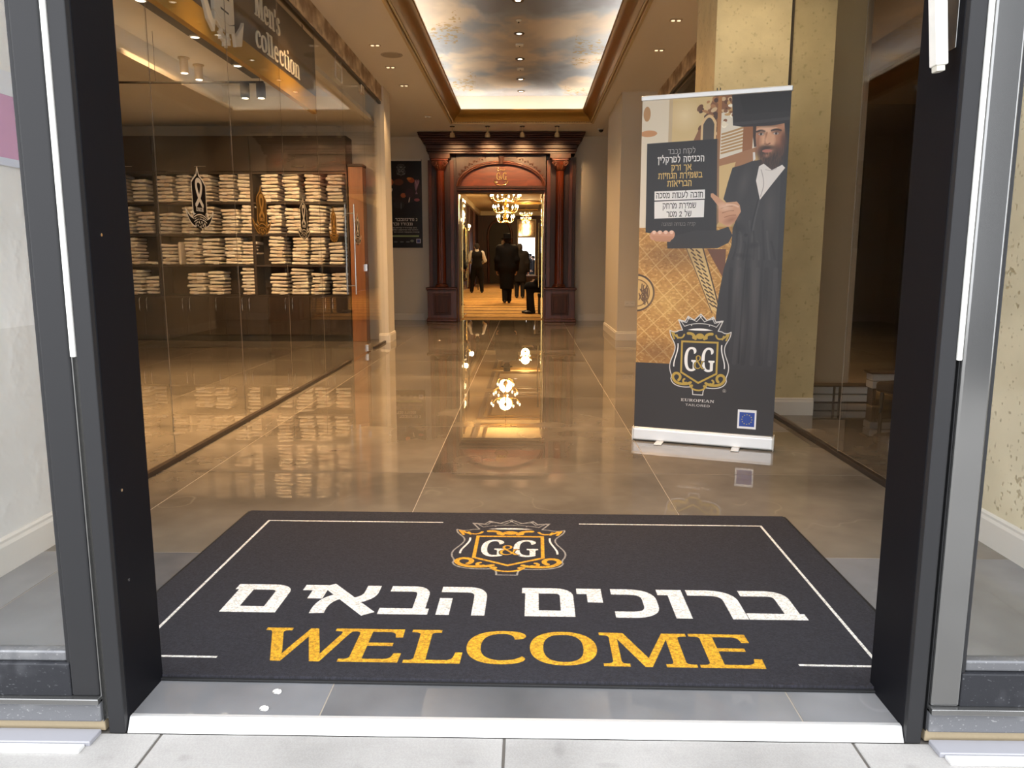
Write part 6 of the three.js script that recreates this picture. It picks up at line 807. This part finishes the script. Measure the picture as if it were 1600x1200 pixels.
{
  const sc = (t, k) => { t.scale.setScalar(k); return t; };
  sc(person('person from behind in a long black overcoat and black hat walking down the hall', [-0.54, 0.001, -21.2], Math.PI + 0.05, stand({ knL: [-0.06, 0.49, 0.06], anL: [-0.055, 0.08, 0.10], knR: [0.06, 0.48, 0.0], anR: [0.06, 0.09, -0.12], elL: [-0.245, 1.12, -0.02], elR: [0.245, 1.12, -0.03], wrL: [-0.25, 0.88, 0.06], wrR: [0.26, 0.88, 0.03] }), { coat: 0.40, hat: true, beard: true }), 1.05);
  sc(person('person in black beside the overcoat wearer, partly hidden, near the bright opening', [-0.22, 0.001, -24.2], Math.PI - 0.1, stand({ elR: [0.32, 1.13, 0.0], wrR: [0.36, 0.92, 0.08] }), { coat: 0.55, hat: false, beard: true }), 0.97);
  sc(person('person from behind in white shirt sleeves with black vest and apron', [-1.80, 0.001, -28.2], Math.PI + 0.1, stand({ knL: [-0.14, 0.49, 0.02], anL: [-0.17, 0.08, -0.02], knR: [0.15, 0.49, 0.02], anR: [0.19, 0.08, -0.02], elL: [-0.28, 1.13, 0.04], elR: [0.28, 1.13, 0.04], wrL: [-0.20, 1.05, 0.24], wrR: [0.20, 1.05, 0.24] }), { shirt: true, vest: true, apron: true }), 1.03);
  sc(person('person in dark clothes standing at the left edge of the hall doorway', [-1.78, 0.001, -20.0], 0.9, stand({ wrL: [-0.16, 1.0, 0.2], wrR: [0.14, 1.0, 0.2] }), { coat: 0.7, beard: true }), 0.95);
  // seated person on an armchair by the right jamb
  person('seated person in dark clothes with one pale cuff, beside the right door jamb', [0.42, 0.001, -17.0], -Math.PI / 2, { pelvisL: [-0.075, 0.55, -0.06], pelvisR: [0.075, 0.55, -0.06], pelvis: [0, 0.58, -0.06], belly: [0, 0.72, -0.08], chest: [0, 0.90, -0.10], chestL: [-0.10, 0.97, -0.10], chestR: [0.10, 0.97, -0.10], neck: [0, 1.09, -0.10], head: [0, 1.24, -0.06], shL: [-0.185, 1.03, -0.10], shR: [0.185, 1.03, -0.10], elL: [-0.25, 0.78, -0.02], elR: [0.25, 0.78, -0.02], wrL: [-0.14, 0.70, 0.20], wrR: [0.14, 0.70, 0.20], hipL: [-0.095, 0.54, -0.04], hipR: [0.095, 0.54, -0.04], knL: [-0.11, 0.56, 0.36], knR: [0.11, 0.56, 0.36], anL: [-0.11, 0.08, 0.36], anR: [0.11, 0.08, 0.30] }, { shirt: true, vest: true, coat: 0.56, beard: true });
  const c = thing('armchair', 'dark wooden armchair of the seated person beside the right jamb', 'armchair', [0.48, 0, -17.0], -Math.PI / 2); part('seat', rb(-0.27, 0.27, 0.36, 0.43, -0.26, 0.24, 0.02, 2), cloth.vest, c); part('backrest', rb(-0.27, 0.27, 0.44, 1.08, -0.36, -0.28, 0.02, 2), cloth.vest, c); for (const s of [-1, 1]) { part('leg', rod([s * 0.24, 0.001, 0.21], [s * 0.24, 0.36, 0.21], 0.022), M.darkwood, c); part('leg', rod([s * 0.24, 0.001, -0.29], [s * 0.24, 0.36, -0.25], 0.022), M.darkwood, c); part('armrest', merge([rb(s * 0.30 - 0.03, s * 0.30 + 0.03, 0.62, 0.66, -0.30, 0.2, 0.012), rod([s * 0.30, 0.40, 0.16], [s * 0.30, 0.62, 0.16], 0.018)]), M.darkwood, c); }
  // distant figures in the bright opening
  const far = sc(person('distant person in dark clothes, tallest of the figures before the bright opening', [-0.12, 0.43, -41.3], 0.4, stand(), { coat: 0.8, hat: true }), 0.92); far.position.y = -0.06;
  [[0.17, -41.9, 1.4, 'distant person in dark clothes at the middle of the bright opening', 0.9], [0.34, -42.4, -0.6, 'distant person in dark clothes at the right edge of the bright opening', 0.84]].forEach(([x, z, r, l, k]) => { const q = far.clone(); q.name = numbered('person'); q.position.set(x, -0.06, z); q.rotation.y = r; q.scale.setScalar(k); q.userData = { ...far.userData, label: l }; scene.add(q); });
}
// ------------------------------------------------------------ right shop: low grey display pieces seen dimly through the glass
{
  const grey = std({ color: rgb(0.42, 0.41, 0.39), roughness: 0.7 }), brown = std({ color: rgb(0.05, 0.033, 0.024), roughness: 0.5 });
  const a = thing('display_plinth', 'low grey boarded display plinth behind the right glass next to the pillar', 'display', [0, 0, -6.2]); for (const [y0, y1] of [[0.008, 0.062], [0.072, 0.128]]) part('board', rb(2.16, 2.80, y0, y1, -0.12, 0, 0.003), grey, a); for (const x of [2.47, 2.515]) part('post', rb(x, x + 0.016, 0.001, 0.135, 0.0005, 0.014, 0.002), brown, a); part('top', rb(2.15, 2.81, 0.1285, 0.14, -0.14, 0.012, 0.003), brown, a); part('base', rb(2.16, 2.80, 0.0005, 0.007, -0.12, 0, 0.002), brown, a);
  const b = thing('display_bench', 'grey display bench on dark legs deeper in the right shop', 'display', [2.93, 0, -6.1]); for (const [y0, y1] of [[0.135, 0.19], [0.198, 0.25]]) part('board', rb(-0.20, 0.25, y0, y1, -0.1, 0.02, 0.003), grey, b); part('top', rb(-0.22, 0.27, 0.251, 0.265, -0.12, 0.04, 0.004), brown, b); for (const x of [-0.19, 0.22]) part('leg', rb(x, x + 0.03, 0.001, 0.134, -0.09, 0.01, 0.004), brown, b);
  const s = thing('stool', 'dark low upholstered stool in front of the grey display bench', 'stool', [2.83, 0, -5.72], 0.4); part('seat', rb(-0.17, 0.17, 0.16, 0.24, -0.15, 0.15, 0.03, 3), brown, s); for (const [x, z] of [[-0.13, -0.11], [0.13, -0.11], [-0.13, 0.11], [0.13, 0.11]]) part('leg', rod([x, 0.001, z], [x, 0.17, z], 0.014), M.black, s);
}
scene.traverse((o) => { if (o.isMesh) o.castShadow = o.receiveShadow = true; if (o.isLight && !o.isRectAreaLight) o.castShadow = true; });
renderer.render(scene, camera);
